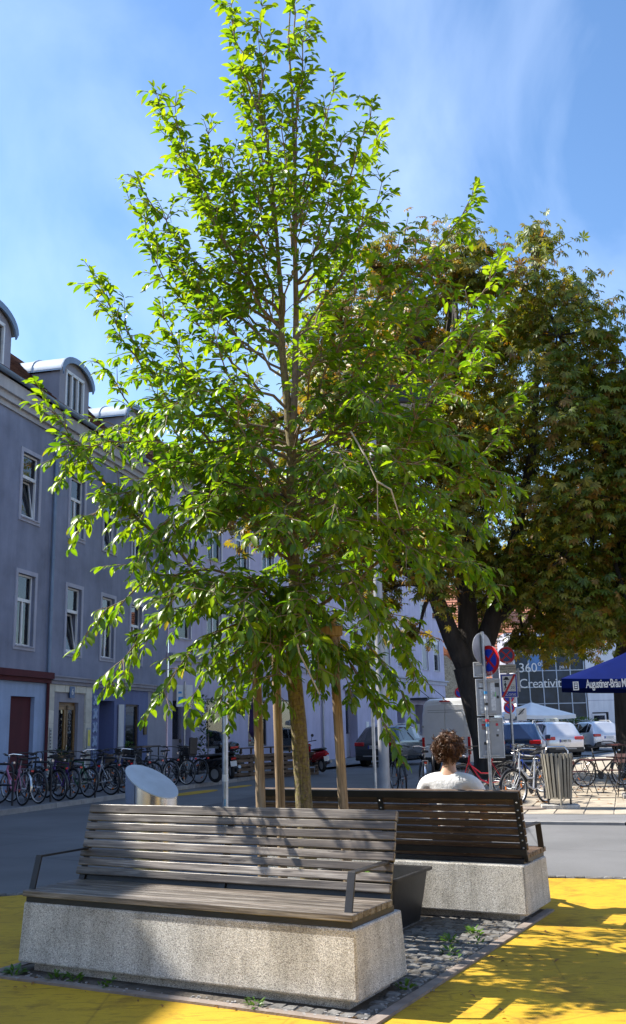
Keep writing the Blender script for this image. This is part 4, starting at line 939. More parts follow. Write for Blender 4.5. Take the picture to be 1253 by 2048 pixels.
for a, b, c, d, dp in gh:
    if c < .3 and b-a < 1.7 and a < 18:
        q = MB().box(a, b, dp-.04, dp, c, d).build('door', M['wallA3'], B); MB().box(a+.15, (a+b)/2-.03, dp-.06, dp-.045, 1.3, d-.5).build('pane', M['glass'], q); MB().box((a+b)/2+.03, b-.15, dp-.06, dp-.045, 1.3, d-.5).build('pane', M['glass'], q)
    elif c < .3: MB().box(a, b, dp-.04, dp, c, d).build('passage_back', M['dark'], B)
    else:
        q = MB()
        for x0, x1, z0, z1 in ((a, a+.07, c, d), (b-.07, b, c, d), (a+.07, b-.07, c, c+.07), (a+.07, b-.07, d-.07, d)): q.box(x0, x1, .04, .14, z0, z1)
        q = q.build('shop_window', M['steel_dark'], B); MB().box(a+.07, b-.07, .08, .09, c+.07, d-.07).build('pane', M['glass'], q); MB().box(a, b, .6, .62, c, d).build('room', M['dark'], q)
MB().box(15.8, 17.7, -.12, .0, 3.5, 3.75).build('door_lintel', M['trim'], B)
MB().box(25.4, 29.6, -1.1, 0, 3.15, 3.28).build('canopy', M['steel_dark'], B)
for x in (26, 29): MB().tube([(x, -1.0, 3.28), (x, 0, 4.1)], .02, 6).build('canopy_rod', M['steel_dark'], B)
for x in (25.0, 28.3): MB().box(x, x+.5, -.5, -.4, .1, 1.75).build('sign_stele', M['alu'], B)
MB().tube([(13.2, -.08, 4.2), (13.2, -.08, 0)], .05, 8).build('downpipe', M['alu'], B)
MB().box(14.6, 15.0, -.06, 0, 1.9, 2.7).build('wall_box', mat('maroon_sign', (.3, .03, .05), .5), B)
MB().box(18.6, 18.95, -.03, 0, 1.4, 1.9).build('notice', M['signwhite'], B)

# stone gabled house beyond
H2 = building('stone_house', 'house with rubble stone gable and red tiled roof beyond the white van', (9.3, 72, 0), R_(8))
stone = mat('rubble_stone', (.40, .35, .25), .9, 0, .45, 7, .9, 9, bd=.08, rnd=False)
MB().prism([(0, 0), (2.2, 0), (2.2, 4.6), (0.2, 6.6), (-3, 6.6), (-3, 0)], 0, 9).build('stone_wall', stone, H2)
MB().box(2.2, 4.0, 1.2, 9, 0, 4.2).build('rendered_wall', M['wallB'], H2)
rfm = MB()
for i in range(14):
    t0, t1 = i/14, (i+1.1)/14; x0, z0 = 2.7+(-3.5)*t0, 4.5+3.6*t0; x1, z1 = 2.7-3.5*t1, 4.5+3.6*t1
    rfm.add([(x0, -.3, z0), (x0, 9, z0), (x0, 9, z0+.08), (x0, -.3, z0+.08), (x1, -.3, z1+.02), (x1, 9, z1+.02)], [(0, 1, 2, 3), (3, 2, 5, 4), (0, 3, 4), (1, 5, 2)])
rfm.build('roof', M['tile_o'], H2)
MB().add([(2.75, -.32, 4.4), (2.75, -.32, 4.62), (-.8, -.32, 8.3), (-.8, -.32, 8.0)], [(0, 1, 2, 3)]).build('verge_board', M['white_w'], H2)
roof_rows(MB(), 2.0, 4.2, .9, 4.2, 5, 7.4, 16).build('side_roof', M['tile_o'], H2)
MB().box(2.6, 3.6, 1.1, 1.25, 1.6, 3.0).build('window', M['glass'], H2)
H3 = building('red_roof_house', 'tall house with large orange tiled roof behind the chestnut crown', (10, 92, 0), R_(3))
MB().box(0, 34, 0, 12, 0, 8.5).build('wall', M['white_w'], H3)
roof_rows(MB(), -.5, 34.5, -.6, 8.2, 6.5, 15.5, 26, .08).build('roof', M['tile_o'], H3)
for i in range(7): w_ = MB().box(2+i*4.4, 3.4+i*4.4, -.05, .02, 5.0, 7.2).build('window', M['glass'], H3); MB().box(1.85+i*4.4, 3.55+i*4.4, -.12, 0, 4.85, 5.0).build('sill', M['trim'], w_)
for x in (6, 18, 27): MB().box(x, x+1.2, 3.6, 4.6, 12, 16.6).build('chimney', M['cream'], H3)

# glass fronted building and white building at the far right
GB = building('glass_building', 'glass fronted building with big white lettering behind the white parasol', (15.6, 78, 0), R_(-3))
W_ = 5.35; nx_, nz_ = 5, 6; cw = W_/nx_; ch = 1.27
GC = mat('mullion_metal', (.34, .40, .50), .4, .4, .1)
MB().box(-.2, W_, 3.5, 8, 0, 9).build('rear_block', M['wallA3'], GB)
for i in range(nx_+1): MB().box(i*cw-.04, i*cw+.04, -.08, .06, .6, .6+nz_*ch).build('mullion', GC, GB)
for j in range(nz_+1):
    for i in range(nx_): MB().box(i*cw+.04, (i+1)*cw-.04, -.06, .05, .6+j*ch-.035, .6+j*ch+.035).build('transom', GC, GB)
gdark = mat('dark_facade_glass', (.018, .032, .06), .12, 0, .5, 1.2, spec=.2); gposter = mat('blue_poster', (.05, .18, .42), .25)
for i in range(nx_):
    for j in range(nz_): MB().box(i*cw+.04, (i+1)*cw-.04, -.01, .01, .6+j*ch+.035, .6+(j+1)*ch-.035).build('pane', gposter if (i, j) == (1, 4) else gdark, GB)
for z in (.55, 3.1, 5.7): MB().box(0, W_, .3, 3.4, z-.12, z+.12).build('floor_slab', M['white_w'], GB)
st_ = MB()
for i in range(9): st_.box(2.3+i*.3, 2.75+i*.3, 1.2, 2.2, 3.1-i*.22, 3.3-i*.22)
st_.build('staircase', M['white_w'], GB)
MB().box(-.2, W_, -.2, 3.6, .6+nz_*ch+.04, .6+nz_*ch+.4).build('parapet', M['white_w'], GB)
MB().box(0, W_, 0.02, .2, 0, .56).build('base_wall', M['wallA3'], GB)
text('lettering', '360°', 1.02, M['signwhite'], GB, (.28, -.12, 5.9), (R_(90), 0, 0), 'LEFT', .01, .95)
text('lettering', 'Creativity', 1.02, M['signwhite'], GB, (.22, -.12, 4.68), (R_(90), 0, 0), 'LEFT', .01, .93)
text('lettering', 'pan', .42, M['signwhite'], GB, (3.45, -.12, 5.95), (R_(90), 0, 0), 'LEFT', .01)
WB = building('white_building', 'white rendered building with open door right of the glass front', (21.05, 77.6, 0), R_(-3))
holed_wall(MB(), 0, 12, 0, 9, [(1.9, 2.5, 4.6, 6.2, .2), (.25, 1.5, 0, 2.4, .3), (2.6, 5.0, .0, 3.0, .3), (7, 9, 4.4, 6.2, .2)]).build('wall', M['white_w'], WB)
MB().box(0, 12, .4, 6, 0, 8.9).build('rear_block', M['white_w'], WB)
for z in (3.3, 4.5, 5.7): MB().box(0, 12, -.006, .01, z-.02, z+.02).build('wall_joint', M['trim'], WB)
q = MB()
for x0, x1, z0, z1 in ((2.6, 2.75, 0, 3), (4.85, 5, 0, 3), (2.75, 4.85, 2.85, 3), (3.7, 3.85, 0, 2.85)): q.box(x0, x1, .02, .12, z0, z1)
q = q.build('entrance', M['alu'], WB); MB().box(2.7, 4.9, .2, .22, 0, 2.9).build('pane', M['glass'], q)
MB().box(1.9, 2.5, .15, .18, 4.6, 6.2).build('window', M['glass'], WB)
d_ = MB()
for x0, x1, z0, z1 in ((0, .1, .1, 2.3), (.95, 1.05, .1, 2.3), (.1, .95, .1, .25), (.1, .95, 2.15, 2.3)): d_.box(x0, x1, -.03, .03, z0, z1)
d_ = d_.build('open_door', M['white'], WB, loc=(.25, -.02, 0)); d_.rotation_euler = (0, 0, R_(-28)); MB().box(.1, .95, -.01, .01, .25, 2.15).build('pane', M['glass'], d_)
MB().box(.25, 1.5, .28, .3, 0, 2.4).build('doorway', M['dark'], WB)
text('lettering', 'Haus der', .38, M['black'], WB, (2.3, -.05, 3.75), (R_(90), 0, 0), 'LEFT', .01)
# ---------------------------------------------------------------- bicycles
def torus(mb, R, r, n=36, k=7, c=(0, 0, 0)):
    vs = []; fs = []
    for i in range(n):
        a = 2*math.pi*i/n
        for j in range(k):
            b = 2*math.pi*j/k; q = R+r*math.cos(b); vs.append((c[0]+q*math.cos(a), c[1]+r*math.sin(b), c[2]+q*math.sin(a)))
    for i in range(n):
        for j in range(k): fs.append((i*k+j, i*k+(j+1) % k, ((i+1) % n)*k+(j+1) % k, ((i+1) % n)*k+j))
    return mb.add(vs, fs)
WR = .345
tyre_m = torus(MB(), WR-.02, .021).mesh('tyre', M['rubber'], True)
white_tyre = torus(MB(), WR-.034, .016).mesh('rim', M['signwhite'], True)
rim_m = torus(MB(), WR-.045, .012, 36, 5).mesh('rim', M['steel'], True)
sp = MB()
for i in range(20):
    a = 2*math.pi*i/20; b = a+(.5 if i % 2 else -.5); s_ = .022 if (i//2) % 2 else -.022
    sp.tube([(.022*math.cos(b), s_, .022*math.sin(b)), ((WR-.05)*math.cos(a), 0, (WR-.05)*math.sin(a))], .0022, 3)
sp.tube([(0, -.05, 0), (0, .05, 0)], .022, 8)
spoke_m = sp.mesh('spokes', M['steel'])
refl_m = MB().box(-.035, .035, -.006, .006, -.012, .012).mesh('spoke_reflector', M['orange'])
def fender(c, a0, a1, R, w=.045):
    mb = MB(); n = 14
    for i in range(n+1):
        a = R_(a0+(a1-a0)*i/n)
        for y, rr_ in ((-w/2, R-.012), (0, R), (w/2, R-.012)): mb.v.append((c[0]+rr_*math.cos(a), y, c[1]+rr_*math.sin(a)))
    for i in range(n):
        for j in range(2): mb.f.append((i*3+j, i*3+j+1, i*3+4+j, i*3+3+j)); mb.mi.append(0)
    return mb
BM = {}
def paint(name, col): return mat('bike_'+name, col, .3, .1, .08, coat=.3)
def bicycle(label, pos, ang, frame='diamond', col='black', lean=4, steer=8, basket=None, whiterim=False, chrome=False, z=.1, refl=True, child=False):
    """origin under the rear hub, x forward"""
    colv = {'black': (.02, .02, .022), 'white': (.7, .7, .72), 'silver': (.45, .46, .48), 'red': (.26, .008, .02), 'pink': (.62, .22, .35), 'blue': (.02, .06, .30), 'grey': (.2, .21, .23), 'purple': (.10, .03, .22), 'green': (.03, .15, .06)}[col]
    pm = paint(col, colv); fm = M['chrome'] if chrome else (M['steel_dark'] if col != 'pink' else pm)
    z = .04 if (z > .05 and pos[0] > 1.5) else z
    t = thing('bicycle', label, 'bicycle', (pos[0], pos[1], z), R_(ang), 'bicycles parked around the square'); t.rotation_euler = (R_(lean), 0, R_(ang))
    r = random.Random(label)
    def wheel(x, rz):
        w = link('wheel', tyre_m, t, 0, (x, 0, WR), (0, r.uniform(0, 6), rz)); link('rim', white_tyre if whiterim else rim_m, w); link('spokes', spoke_m, w)
        if refl:
            for a in (r.uniform(0, 2), r.uniform(3, 4.5)): link('spoke_reflector', refl_m, w, 0, (.2*math.cos(a), 0, .2*math.sin(a)), (0, -a+1.57, 0))
        return w
    wb = 1.08
    wheel(0, 0)
    RH = (0, 0, WR); BB = (.43, 0, .29); ST = (.27, 0, .80); HT = (.86, 0, .88); HB = (.90, 0, .70); FH = (wb, 0, WR)
    key = frame
    fr = MB()
    def tb(a, b, q=.017): fr.tube([a, b], q, 8)
    if frame == 'diamond': tb(ST, (HT[0], 0, HT[2]-.04)); tb(BB, HB, .02)
    else: fr.tube([(.36, 0, .50), (.6, 0, .50), HB], .017, 8); fr.tube([BB, (.62, 0, .36), (.88, 0, .72)], .021, 8)
    tb(BB, (ST[0]-.01, 0, ST[2]+.02)); tb(HT, HB, .022)
    for s in (-1, 1): tb((BB[0], s*.03, BB[2]), (0, s*.055, WR), .010); tb((ST[0]+.02, s*.02, .74), (0, s*.055, WR), .009)
    fr.build('frame', pm, t, True)
    f = MB(); st = R_(steer)
    def rotp(p): x, y, zz = p; dx = x-.88; return (.88+dx*math.cos(st)-y*math.sin(st), dx*math.sin(st)+y*math.cos(st), zz)
    for s in (-1, 1): f.tube([rotp((.905, s*.03, .70)), rotp((.96, s*.055, .55)), rotp((wb, s*.055, WR))], [.013, .012, .008], 7)
    f.tube([rotp((.905, -.04, .70)), rotp((.905, .04, .70))], .015, 6)
    f.build('fork', pm if col not in ('pink',) else M['chrome'], t, True)
    fw = wheel(0, st); fw.location = rotp(FH)
    hb = MB(); hb.tube([(.87, 0, .86), (.84, 0, 1.0), rotp((.90, 0, 1.03))], .014, 8)
    hb.tube([rotp(p) for p in ((.70, -.30, 1.04), (.78, -.28, 1.06), (.88, -.12, 1.07), (.92, 0, 1.04), (.88, .12, 1.07), (.78, .28, 1.06), (.70, .30, 1.04))], .012, 7)
    hbo = hb.build('handlebar', M['chrome'] if chrome or col in ('silver', 'white', 'pink') else M['steel_dark'], t, True)
    for s in (-1, 1): MB().tube([rotp((.70, s*.30, 1.04)), rotp((.60, s*.305, 1.03))], .017, 8).build('grip', M['rubber'], hbo, True)
    MB().tube([(.27, 0, .80), (.24, 0, .93)], .013, 8).build('seat_post', M['steel'], t, True)
    sd = [(.10, .085), (.16, .09), (.25, .06), (.34, .028), (.40, .018)]
    q = MB(); vs = []
    for x, w in sd:
        for y, dz in ((-w, -.03), (-w*.8, .0), (0, .012), (w*.8, 0), (w, -.03)): vs.append((x, y, .965+dz+(.02 if x < .2 else 0)))
    q.add(vs, [(i*5+j, i*5+j+1, i*5+6+j, i*5+5+j) for i in range(4) for j in range(4)]+[(20, 21, 22, 23, 24), (0, 4, 3, 2, 1)]+[(i*5, i*5+5, i*5+9, i*5+4) for i in range(4)]).build('saddle', M['black'], t, True)
    if frame != 'race':
        fender((0, WR), 20, 190, WR+.025).build('mudguard', fm, t, True); fo = fender((0, WR), 10, 165, WR+.025).build('mudguard', fm, t, True)
        fo.location = rotp((wb, 0, 0)); fo.location.z = 0; fo.rotation_euler = (0, 0, st)
        rk_ = MB()
        for s in (-1, 1): rk_.tube([(0, s*.06, WR), (-.05, s*.065, .76), (.24, s*.05, .75)], .006, 5); rk_.tube([(0, s*.06, WR), (.1, s*.065, .76)], .005, 5); rk_.tube([(-.28, s*.05, .765), (.2, s*.05, .755)], .006, 5)
        for x in (-.28, -.1, .08): rk_.tube([(x, -.05, .762), (x, .05, .762)], .005, 5)
        rk_.build('carrier', M['steel'] if chrome else M['steel_dark'], t, True)
        MB().box(-.33, -.31, -.03, .03, .70, .74).build('rear_light', M['tail'], t)
    cr = MB().lathe([(.0, .0), (.09, .0), (.09, .006), (0, .006)], 18, (BB[0], -.06, BB[2]), 'y')
    for s in (-1, 1): cr.tube([(BB[0], s*.07, BB[2]), (BB[0]+s*.12, s*.085, BB[2]-s*.11)], .009, 6); cr.box(BB[0]+s*.12-.04, BB[0]+s*.12+.04, s*.13-.04, s*.13+.04, BB[2]-s*.11-.012, BB[2]-s*.11+.012)
    cr.build('crankset', M['steel_dark'], t, True)
    ch = MB(); ch.tube([(BB[0], -.06, BB[2]+.09), (0, -.06, WR+.04)], .006, 4); ch.tube([(BB[0], -.06, BB[2]-.09), (0, -.06, WR-.04)], .006, 4); ch.build('chain', M['steel_dark'], t)
    MB().lathe([(0, 0), (.03, .0), (.035, .05), (0, .055)], 10, rotp((.97, 0, .86)), 'x').build('headlight', M['chrome'], t, True)
    if basket:
        b = MB(); bx, bz = (.95, .80) if basket == 'front' else (-.32, .77)
        for zz in (0, .08, .16, .24):
            k_ = .8+.2*zz/.24; b.tube([(bx, -.16*k_, bz+zz), (bx+.28, -.16*k_, bz+zz), (bx+.28, .16*k_, bz+zz), (bx, .16*k_, bz+zz)], .005, 4, closed=True)
        for i in range(7):
            x = bx+.28*i/6
            for y in (-.16, .16): b.tube([(x, y*.8, bz), (x, y, bz+.24)], .004, 4)
            b.tube([(x, -.13, bz), (x, .13, bz)], .004, 4)
        for i in range(6):
            y = -.14+.28*i/5
            for x in (bx, bx+.28): b.tube([(x, y*.85, bz), (x, y, bz+.24)], .004, 4)
        b.build('basket', M['steel_dark'], t)
    if child:
        c = MB(); c.box(-.2, .08, -.14, .14, .78, .83); c.box(-.22, -.16, -.15, .15, .83, 1.3); c.box(-.18, .02, -.17, -.14, .83, 1.02); c.box(-.18, .02, .14, .17, .83, 1.02)
        c.build('child_seat', M['plastic'], t, bevel=.03)
    return t
BL = [('pink bicycle with chrome mudguard at the far left edge', (-6.30, 21.6), 132, 'step', 'pink', dict(chrome=True, steer=20)),
      ('black bicycle with wire basket just right of the pink one', (-5.86, 22.9), 140, 'step', 'black', dict(basket='rear', lean=-3)),
      ('purple bicycle with orange reflectors in front of the oak door', (-5.70, 23.35), 134, 'diamond', 'purple', dict(lean=5)),
      ('white step-through bicycle at the hoop stand left of the steel bin', (-5.05, 24.7), 146, 'step', 'white', dict(basket=None, lean=-5)),
      ('grey bicycle with white rims directly left of the steel bin', (-4.62, 26.2), 140, 'diamond', 'silver', dict(whiterim=True, lean=4)),
      ('black bicycle with front basket behind the steel bin lid', (-4.5, 27.4), 150, 'step', 'black', dict(basket='front')),
      ('dark grey bicycle with white rim just above the lid of the steel bin', (-4.05, 28.0), 138, 'diamond', 'grey', dict(whiterim=True, lean=-4)),
      ('black bicycle with child seat next to the black scooter', (-3.75, 28.75), 142, 'step', 'black', dict(child=True, whiterim=True)),
      ('dark blue bicycle squeezed behind the child seat bicycle', (-5.2, 27.6), 118, 'diamond', 'blue', dict(lean=-6)),
      ('black bicycle with white rims between the pink one and its neighbour', (-6.12, 22.2), 138, 'diamond', 'black', dict(whiterim=True, lean=-2)),
      ('green bicycle in front of the cream portal tiles', (-5.42, 23.9), 141, 'diamond', 'green', dict(lean=3)),
      ('black bicycle with front basket right of the white step-through', (-4.86, 25.4), 137, 'step', 'black', dict(basket='front', lean=-3)),
      ('black bicycle nearest the kerb just left of the black scooter', (-3.45, 29.2), 140, 'diamond', 'black', dict(lean=5)),
      ('grey step-through bicycle set back towards the oak door', (-6.3, 24.6), 128, 'step', 'grey', dict(lean=-5)),
      ('silver trekking bicycle standing left of the slatted bin', (4.50, 20.25), 229, 'step', 'silver', dict(lean=3, steer=-18)),
      ('red bicycle behind the post of the sign boards', (4.05, 22.0), 137, 'step', 'red', dict(lean=-4, steer=5)),
      ('black bicycle with rear carrier left of the seated person', (2.42, 23.4), 86, 'step', 'black', dict(lean=4, chrome=True)),
      ('black bicycle furthest left of the group by the lamp post', (2.02, 23.9), 96, 'diamond', 'black', dict(lean=-4)),
      ('white bicycle half hidden behind the head of the seated person', (3.0, 23.5), 80, 'step', 'white', dict(lean=6)),
      ('dark bicycle with silver mudguard behind the silver trekking bicycle', (5.1, 23.2), 120, 'diamond', 'grey', dict(chrome=True)),
      ('blue bicycle leaning behind the saddle of the silver trekking bicycle', (5.5, 24.4), 215, 'diamond', 'blue', dict(lean=-5)),
      ('black bicycle behind the cafe chairs under the blue parasol', (6.5, 24.9), 15, 'diamond', 'black', dict(lean=4)),
      ('far white bicycle before the white building, left of two', (17.6, 66), 30, 'diamond', 'white', dict(z=.0)),
      ('far dark bicycle before the white building, right of two', (18.9, 66.3), 160, 'diamond', 'black', dict(z=.0))]
for lab, p, a, fr, c, kw in BL: bicycle(lab, p, a, fr, c, **kw)
# hoop stands
hoop = MB().tube([(-.45, 0, 0)]+[(-.45, 0, .6)]+[(-.27-.18*math.cos(R_(a)), 0, .68+.18*math.sin(R_(a))) for a in range(0, 91, 18)]+[(.27+.18*math.sin(R_(a)), 0, .68+.18*math.cos(R_(a))) for a in range(0, 91, 18)]+[(.45, 0, .6), (.45, 0, 0)], .024, 10).mesh('hoop', M['steel_dark'], True)
barm = MB().tube([(-.45, 0, .42), (.45, 0, .42)], .02, 8).mesh('crossbar', M['steel_dark'], True)
for i, (x, y, lab) in enumerate([(-6.9, 22.0, 'black hoop bike stand at the far left edge'), (-6.35, 23.0, 'black hoop bike stand right of the pink bicycle'), (-5.6, 24.1, 'black hoop bike stand in front of the oak door'), (-5.35, 25.6, 'black hoop bike stand behind the white bicycle'), (-5.0, 26.9, 'black hoop bike stand right behind the steel bin')]):
    h = thing('bike_stand', lab, 'bike stand', (x, y, .1), R_(142), 'hoop stands'); link('hoop', hoop, h); link('crossbar', barm, h)
hs2 = thing('bike_stand', 'steel hoop stand between the dark bicycles left of the person', 'bike stand', (2.75, 24.3, .04), R_(85), 'hoop stands'); link('hoop', hoop, hs2); link('crossbar', barm, hs2)
hs3 = thing('bike_stand', 'steel hoop stand behind the front wheel of the silver bicycle', 'bike stand', (4.35, 20.9, .04), R_(220), 'hoop stands'); link('hoop', hoop, hs3); link('crossbar', barm, hs3)

# ---------------------------------------------------------------- scooters
def scooter(label, pos, ang, m, topbox=None, z=.1):
    t = thing('scooter', label, 'scooter', (pos[0], pos[1], z), R_(ang), 'scooters by the left footway'); t.rotation_euler = (R_(-5), 0, R_(ang))
    R = .25
    for x in (0, 1.3):
        w = MB(); torus(w, R-.06, .06, 28, 8, (x, 0, R)); w = w.build('wheel', M['rubber'], t, True); MB().lathe([(0, -.03), (R-.10, -.03), (R-.10, .03), (0, .03)], 20, (x, 0, R), 'y').build('rim', M['alu'], w, True)
    def loft(rings, name, mm, par=t):
        vs = []; n = 12
        for x, zc, hy, hz in rings:
            for j in range(n): a = 2*math.pi*j/n; vs.append((x, hy*math.cos(a), zc+hz*math.sin(a)))
        fs = [(i*n+j, i*n+(j+1) % n, (i+1)*n+(j+1) % n, (i+1)*n+j) for i in range(len(rings)-1) for j in range(n)]+[tuple(range(n)), tuple((len(rings)-1)*n+j for j in range(n))]
        return MB().add(vs, fs).build(name, mm, par, True)
    loft([(-.42, .70, .03, .03), (-.3, .66, .12, .10), (-.05, .60, .17, .16), (.25, .55, .18, .18), (.5, .48, .15, .16), (.6, .40, .10, .10)], 'rear_body', m)
    loft([(-.32, .79, .08, .02), (-.2, .80, .14, .045), (.1, .77, .16, .05), (.4, .76, .14, .05), (.62, .75, .08, .03)], 'seat', M['black'])
    MB().box(.5, 1.02, -.16, .16, .24, .31).build('footboard', M['plastic'], t, bevel=.02)
    MB().prism([(.98, .28), (1.06, .28), (1.2, .62), (1.12, .95), (1.05, .95), (1.1, .62)], -.19, .19).build('leg_shield', m, t, bevel=.02)
    loft([(1.08, .62, .05, .05), (1.22, .56, .09, .08), (1.42, .50, .08, .05), (1.55, .42, .03, .03)], 'front_fender', m)
    MB().tube([(1.12, 0, .62), (1.3, 0, R)], .03, 8).build('fork', M['steel'], t, True)
    hb = loft([(.95, 1.0, .05, .04), (1.05, 1.03, .10, .07), (1.15, .99, .08, .07), (1.2, .96, .03, .03)], 'handlebar_cowl', m)
    MB().tube([(.93, -.36, 1.05), (1.03, -.1, 1.03), (1.03, .1, 1.03), (.93, .36, 1.05)], .016, 8).build('handlebar', M['black'], t, True)
    for s in (-1, 1): q = MB().tube([(1.02, s*.2, 1.04), (1.04, s*.26, 1.2)], .007, 6); q.lathe([(0, -.01), (.055, -.01), (.055, .01), (0, .01)], 14, (1.04, s*.27, 1.23), 'x'); q.build('mirror', M['black'], t, True)
    MB().lathe([(0, 0), (.05, 0), (.06, -.03), (0, -.05)], 14, (1.24, 0, .98), 'x').build('headlight', M['carglass'], t, True)
    MB().box(-.43, -.40, -.08, .08, .60, .66).build('tail_light', M['tail'], t)
    q = MB().box(-.44, -.43, -.1, .1, .34, .5).build('number_plate', M['plate'], t); q.rotation_euler = (0, R_(8), 0)
    MB().tube([(.5, -.15, .26), (.2, -.19, .24), (-.1, -.2, .3), (-.3, -.2, .36)], [.02, .03, .05, .05], 10).build('exhaust', M['steel'], t, True)
    MB().tube([(.35, .1, .25), (.25, .2, .0)], .012, 6).build('kickstand', M['steel'], t)
    MB().lathe([(0, -.05), (.12, -.05), (.12, .05), (0, .05)], 16, (.12, -.16, .3), 'y').build('engine_cover', M['steel_dark'], t, True)
    if topbox: q = loft([(-.62, 1.0, .10, .08), (-.55, 1.0, .19, .14), (-.35, 1.0, .2, .16), (-.2, .98, .14, .12)], 'top_case', topbox); MB().box(-.625, -.60, -.12, .12, .94, 1.0).build('case_reflector', M['tail'], q)
gl = mat('black_gloss', (.01, .01, .012), .12, 0, .1, coat=.6)
scooter('black scooter parked right of the child seat bicycle', (-3.0, 29.6), 148, gl)
scooter('black scooter with top case behind the galvanised post', (-2.7, 31.6), 110, gl, gl)
scooter('red scooter parked behind the tree stakes', (.15, 35.0), 118, mat('red_gloss', (.42, .01, .02), .15, 0, .1, coat=.6))

# ---------------------------------------------------------------- vehicles
def car(label, loc, ang, col, st, W, wheels, name='parked_car', z=0, rails=True, plate='', taxi=False, roundel=False, lights='wide', group='cars parked beyond the square', wr=.34):
    """rings: x, zb, zbelt, ztop, wlow, wbelt, wtop ; x=0 is the rear bumper"""
    t = thing(name, label, 'car', (loc[0], loc[1], z), R_(ang), group)
    pm = mat('car_paint_'+col[0], col[1], .25, .35, .05, coat=.8)
    vs = []
    def half(r):
        x, zb, zl, zt, wl, wb, wt = r
        return [(x, wl*.86, zb), (x, wl, zb+.16), (x, wb, zl-.08), (x, wb-.015, zl), (x, wt+.03, zt-.06), (x, wt-.03, zt-.015), (x, wt*.5, zt+.012)]
    for r in st:
        h = half(r); vs += h+[(x, -y, zz) for x, y, zz in reversed(h)]
    n = 14
    fs = [(i*n+j, i*n+(j+1) % n, (i+1)*n+(j+1) % n, (i+1)*n+j) for i in range(len(st)-1) for j in range(n)]+[tuple(range(n)), tuple((len(st)-1)*n+j for j in range(n))]
    body = MB().add(vs, fs).build('body', pm, t, 38)
    def panel(nm, q, m, off=.008, inset=.06, par=t):
        q = [Vector(p) for p in q]; c = sum(q, Vector())/4; nn = (q[1]-q[0]).cross(q[2]-q[0]).normalized()
        if nn.dot(c-Vector((2.2, 0, .7))) < 0: nn = -nn
        w = [p+(c-p).normalized()*inset+nn*off for p in q]; b = [p+(c-p).normalized()*inset-nn*.02 for p in q]
        return MB().add(w+b, [(0, 1, 2, 3), (0, 1, 5, 4), (1, 2, 6, 5), (2, 3, 7, 6), (3, 0, 4, 7)]).build(nm, m, par)
    H = [half(r) for r in st]
    mir = lambda p: (p[0], -p[1], p[2])
    panel('rear_window', [H[2][4], mir(H[2][4]), mir(H[3][4]), H[3][4]], M['carglass'], .02, .05)
    for s in (0, 1):
        g = (lambda p: p) if s == 0 else mir
        for i in range(3, 6): panel('side_window', [g(H[i][3]), g(H[i+1][3]), g(H[i+1][4]), g(H[i][4])], M['carglass'], .008, .05)
    panel('windscreen', [H[6][4], mir(H[6][4]), mir(H[7][4]), H[7][4]], M['carglass'], .02, .05)
    for s in (-1, 1):
        y0 = W/2*.98
        for x in wheels:
            w = MB().lathe([(wr-.09, -.11), (wr-.02, -.11), (wr, -.08), (wr, .08), (wr-.02, .11), (wr-.09, .11)], 24, (x, s*(y0-.1), wr), 'y').build('wheel', M['rubber'], t, True)
            MB().lathe([(0, s*.085), (.06, s*.095), (wr-.10, s*.10), (wr-.09, s*.05)], 20, (x, s*(y0-.1), wr), 'y').build('rim', M['alu'], w, True)
            a = MB().lathe([(wr+.07, s*.0), (wr+.07, s*.02), (0, s*.02)], 24, (x, s*(y0-.012), wr+.02), 'y'); a.build('wheel_arch', M['plastic'], t, True)
        zl = st[1][2]
        q = MB().box(-.03, .28, min(s*(W/2-.46), s*(W/2-.025)), max(s*(W/2-.46), s*(W/2-.025)), zl-.10, zl+.05).build('tail_light', M['tail'], t, bevel=.03)
        MB().box(-.02, .04, min(s*.55, s*.78), max(s*.55, s*.78), .42, .47).build('reflector', M['tail'], t)
        mx_ = st[7][0]-.35
        mm_ = MB().box(mx_, mx_+.12, min(s*(W/2), s*(W/2+.22)), max(s*(W/2), s*(W/2+.22)), .98, 1.15).build('mirror', pm if not taxi else M['black'], t, bevel=.03)
        if rails: MB().tube([(st[3][0]+.15, s*(st[4][6]-.06), st[3][3]+.0), (st[4][0]+.1, s*(st[4][6]-.05), st[4][3]+.06), (st[5][0], s*(st[5][6]-.05), st[5][3]+.06), (st[5][0]+.5, s*(st[5][6]-.06), st[5][3]-.04)], .018, 6).build('roof_rail', M['alu'], t, True)
    MB().box(-.035, .2, -W/2+.06, W/2-.06, .26, .50).build('bumper', M['plastic'], t, bevel=.04)
    MB().box(-.05, -.03, -.5, .5, .42, .46).build('bumper_strip', M['alu'], t)
    pz = st[1][2]-.14
    p = MB().box(-.03, -.005, -.27, .27, pz-.07, pz+.06).build('number_plate', M['plate'], t)
    MB().box(-.034, -.03, .22, .27, pz-.07, pz+.06).build('plate_band', M['blue'], p)
    if plate: text('plate_text', plate, .12, M['black'], p, (-.036, -.02, pz-.005), (R_(90), 0, R_(-90)))
    if roundel: q = MB(); torus(q, .055, .009, 20, 5, (0, 0, 0)); q.tube([(-.04, 0, .03), (-.015, 0, -.045), (0, 0, 0), (.015, 0, -.045), (.04, 0, .03)], .006, 5); q = q.build('emblem', M['chrome'], t, True, loc=(-.0, 0, st[1][2]+.03)); q.rotation_euler = (0, 0, R_(90))
    MB().tube([(st[2][0]+.05, .05, st[2][3]+.03), (st[2][0]+.2, -.35, st[2][3]+.14)], .012, 5).build('rear_wiper', M['black'], t)
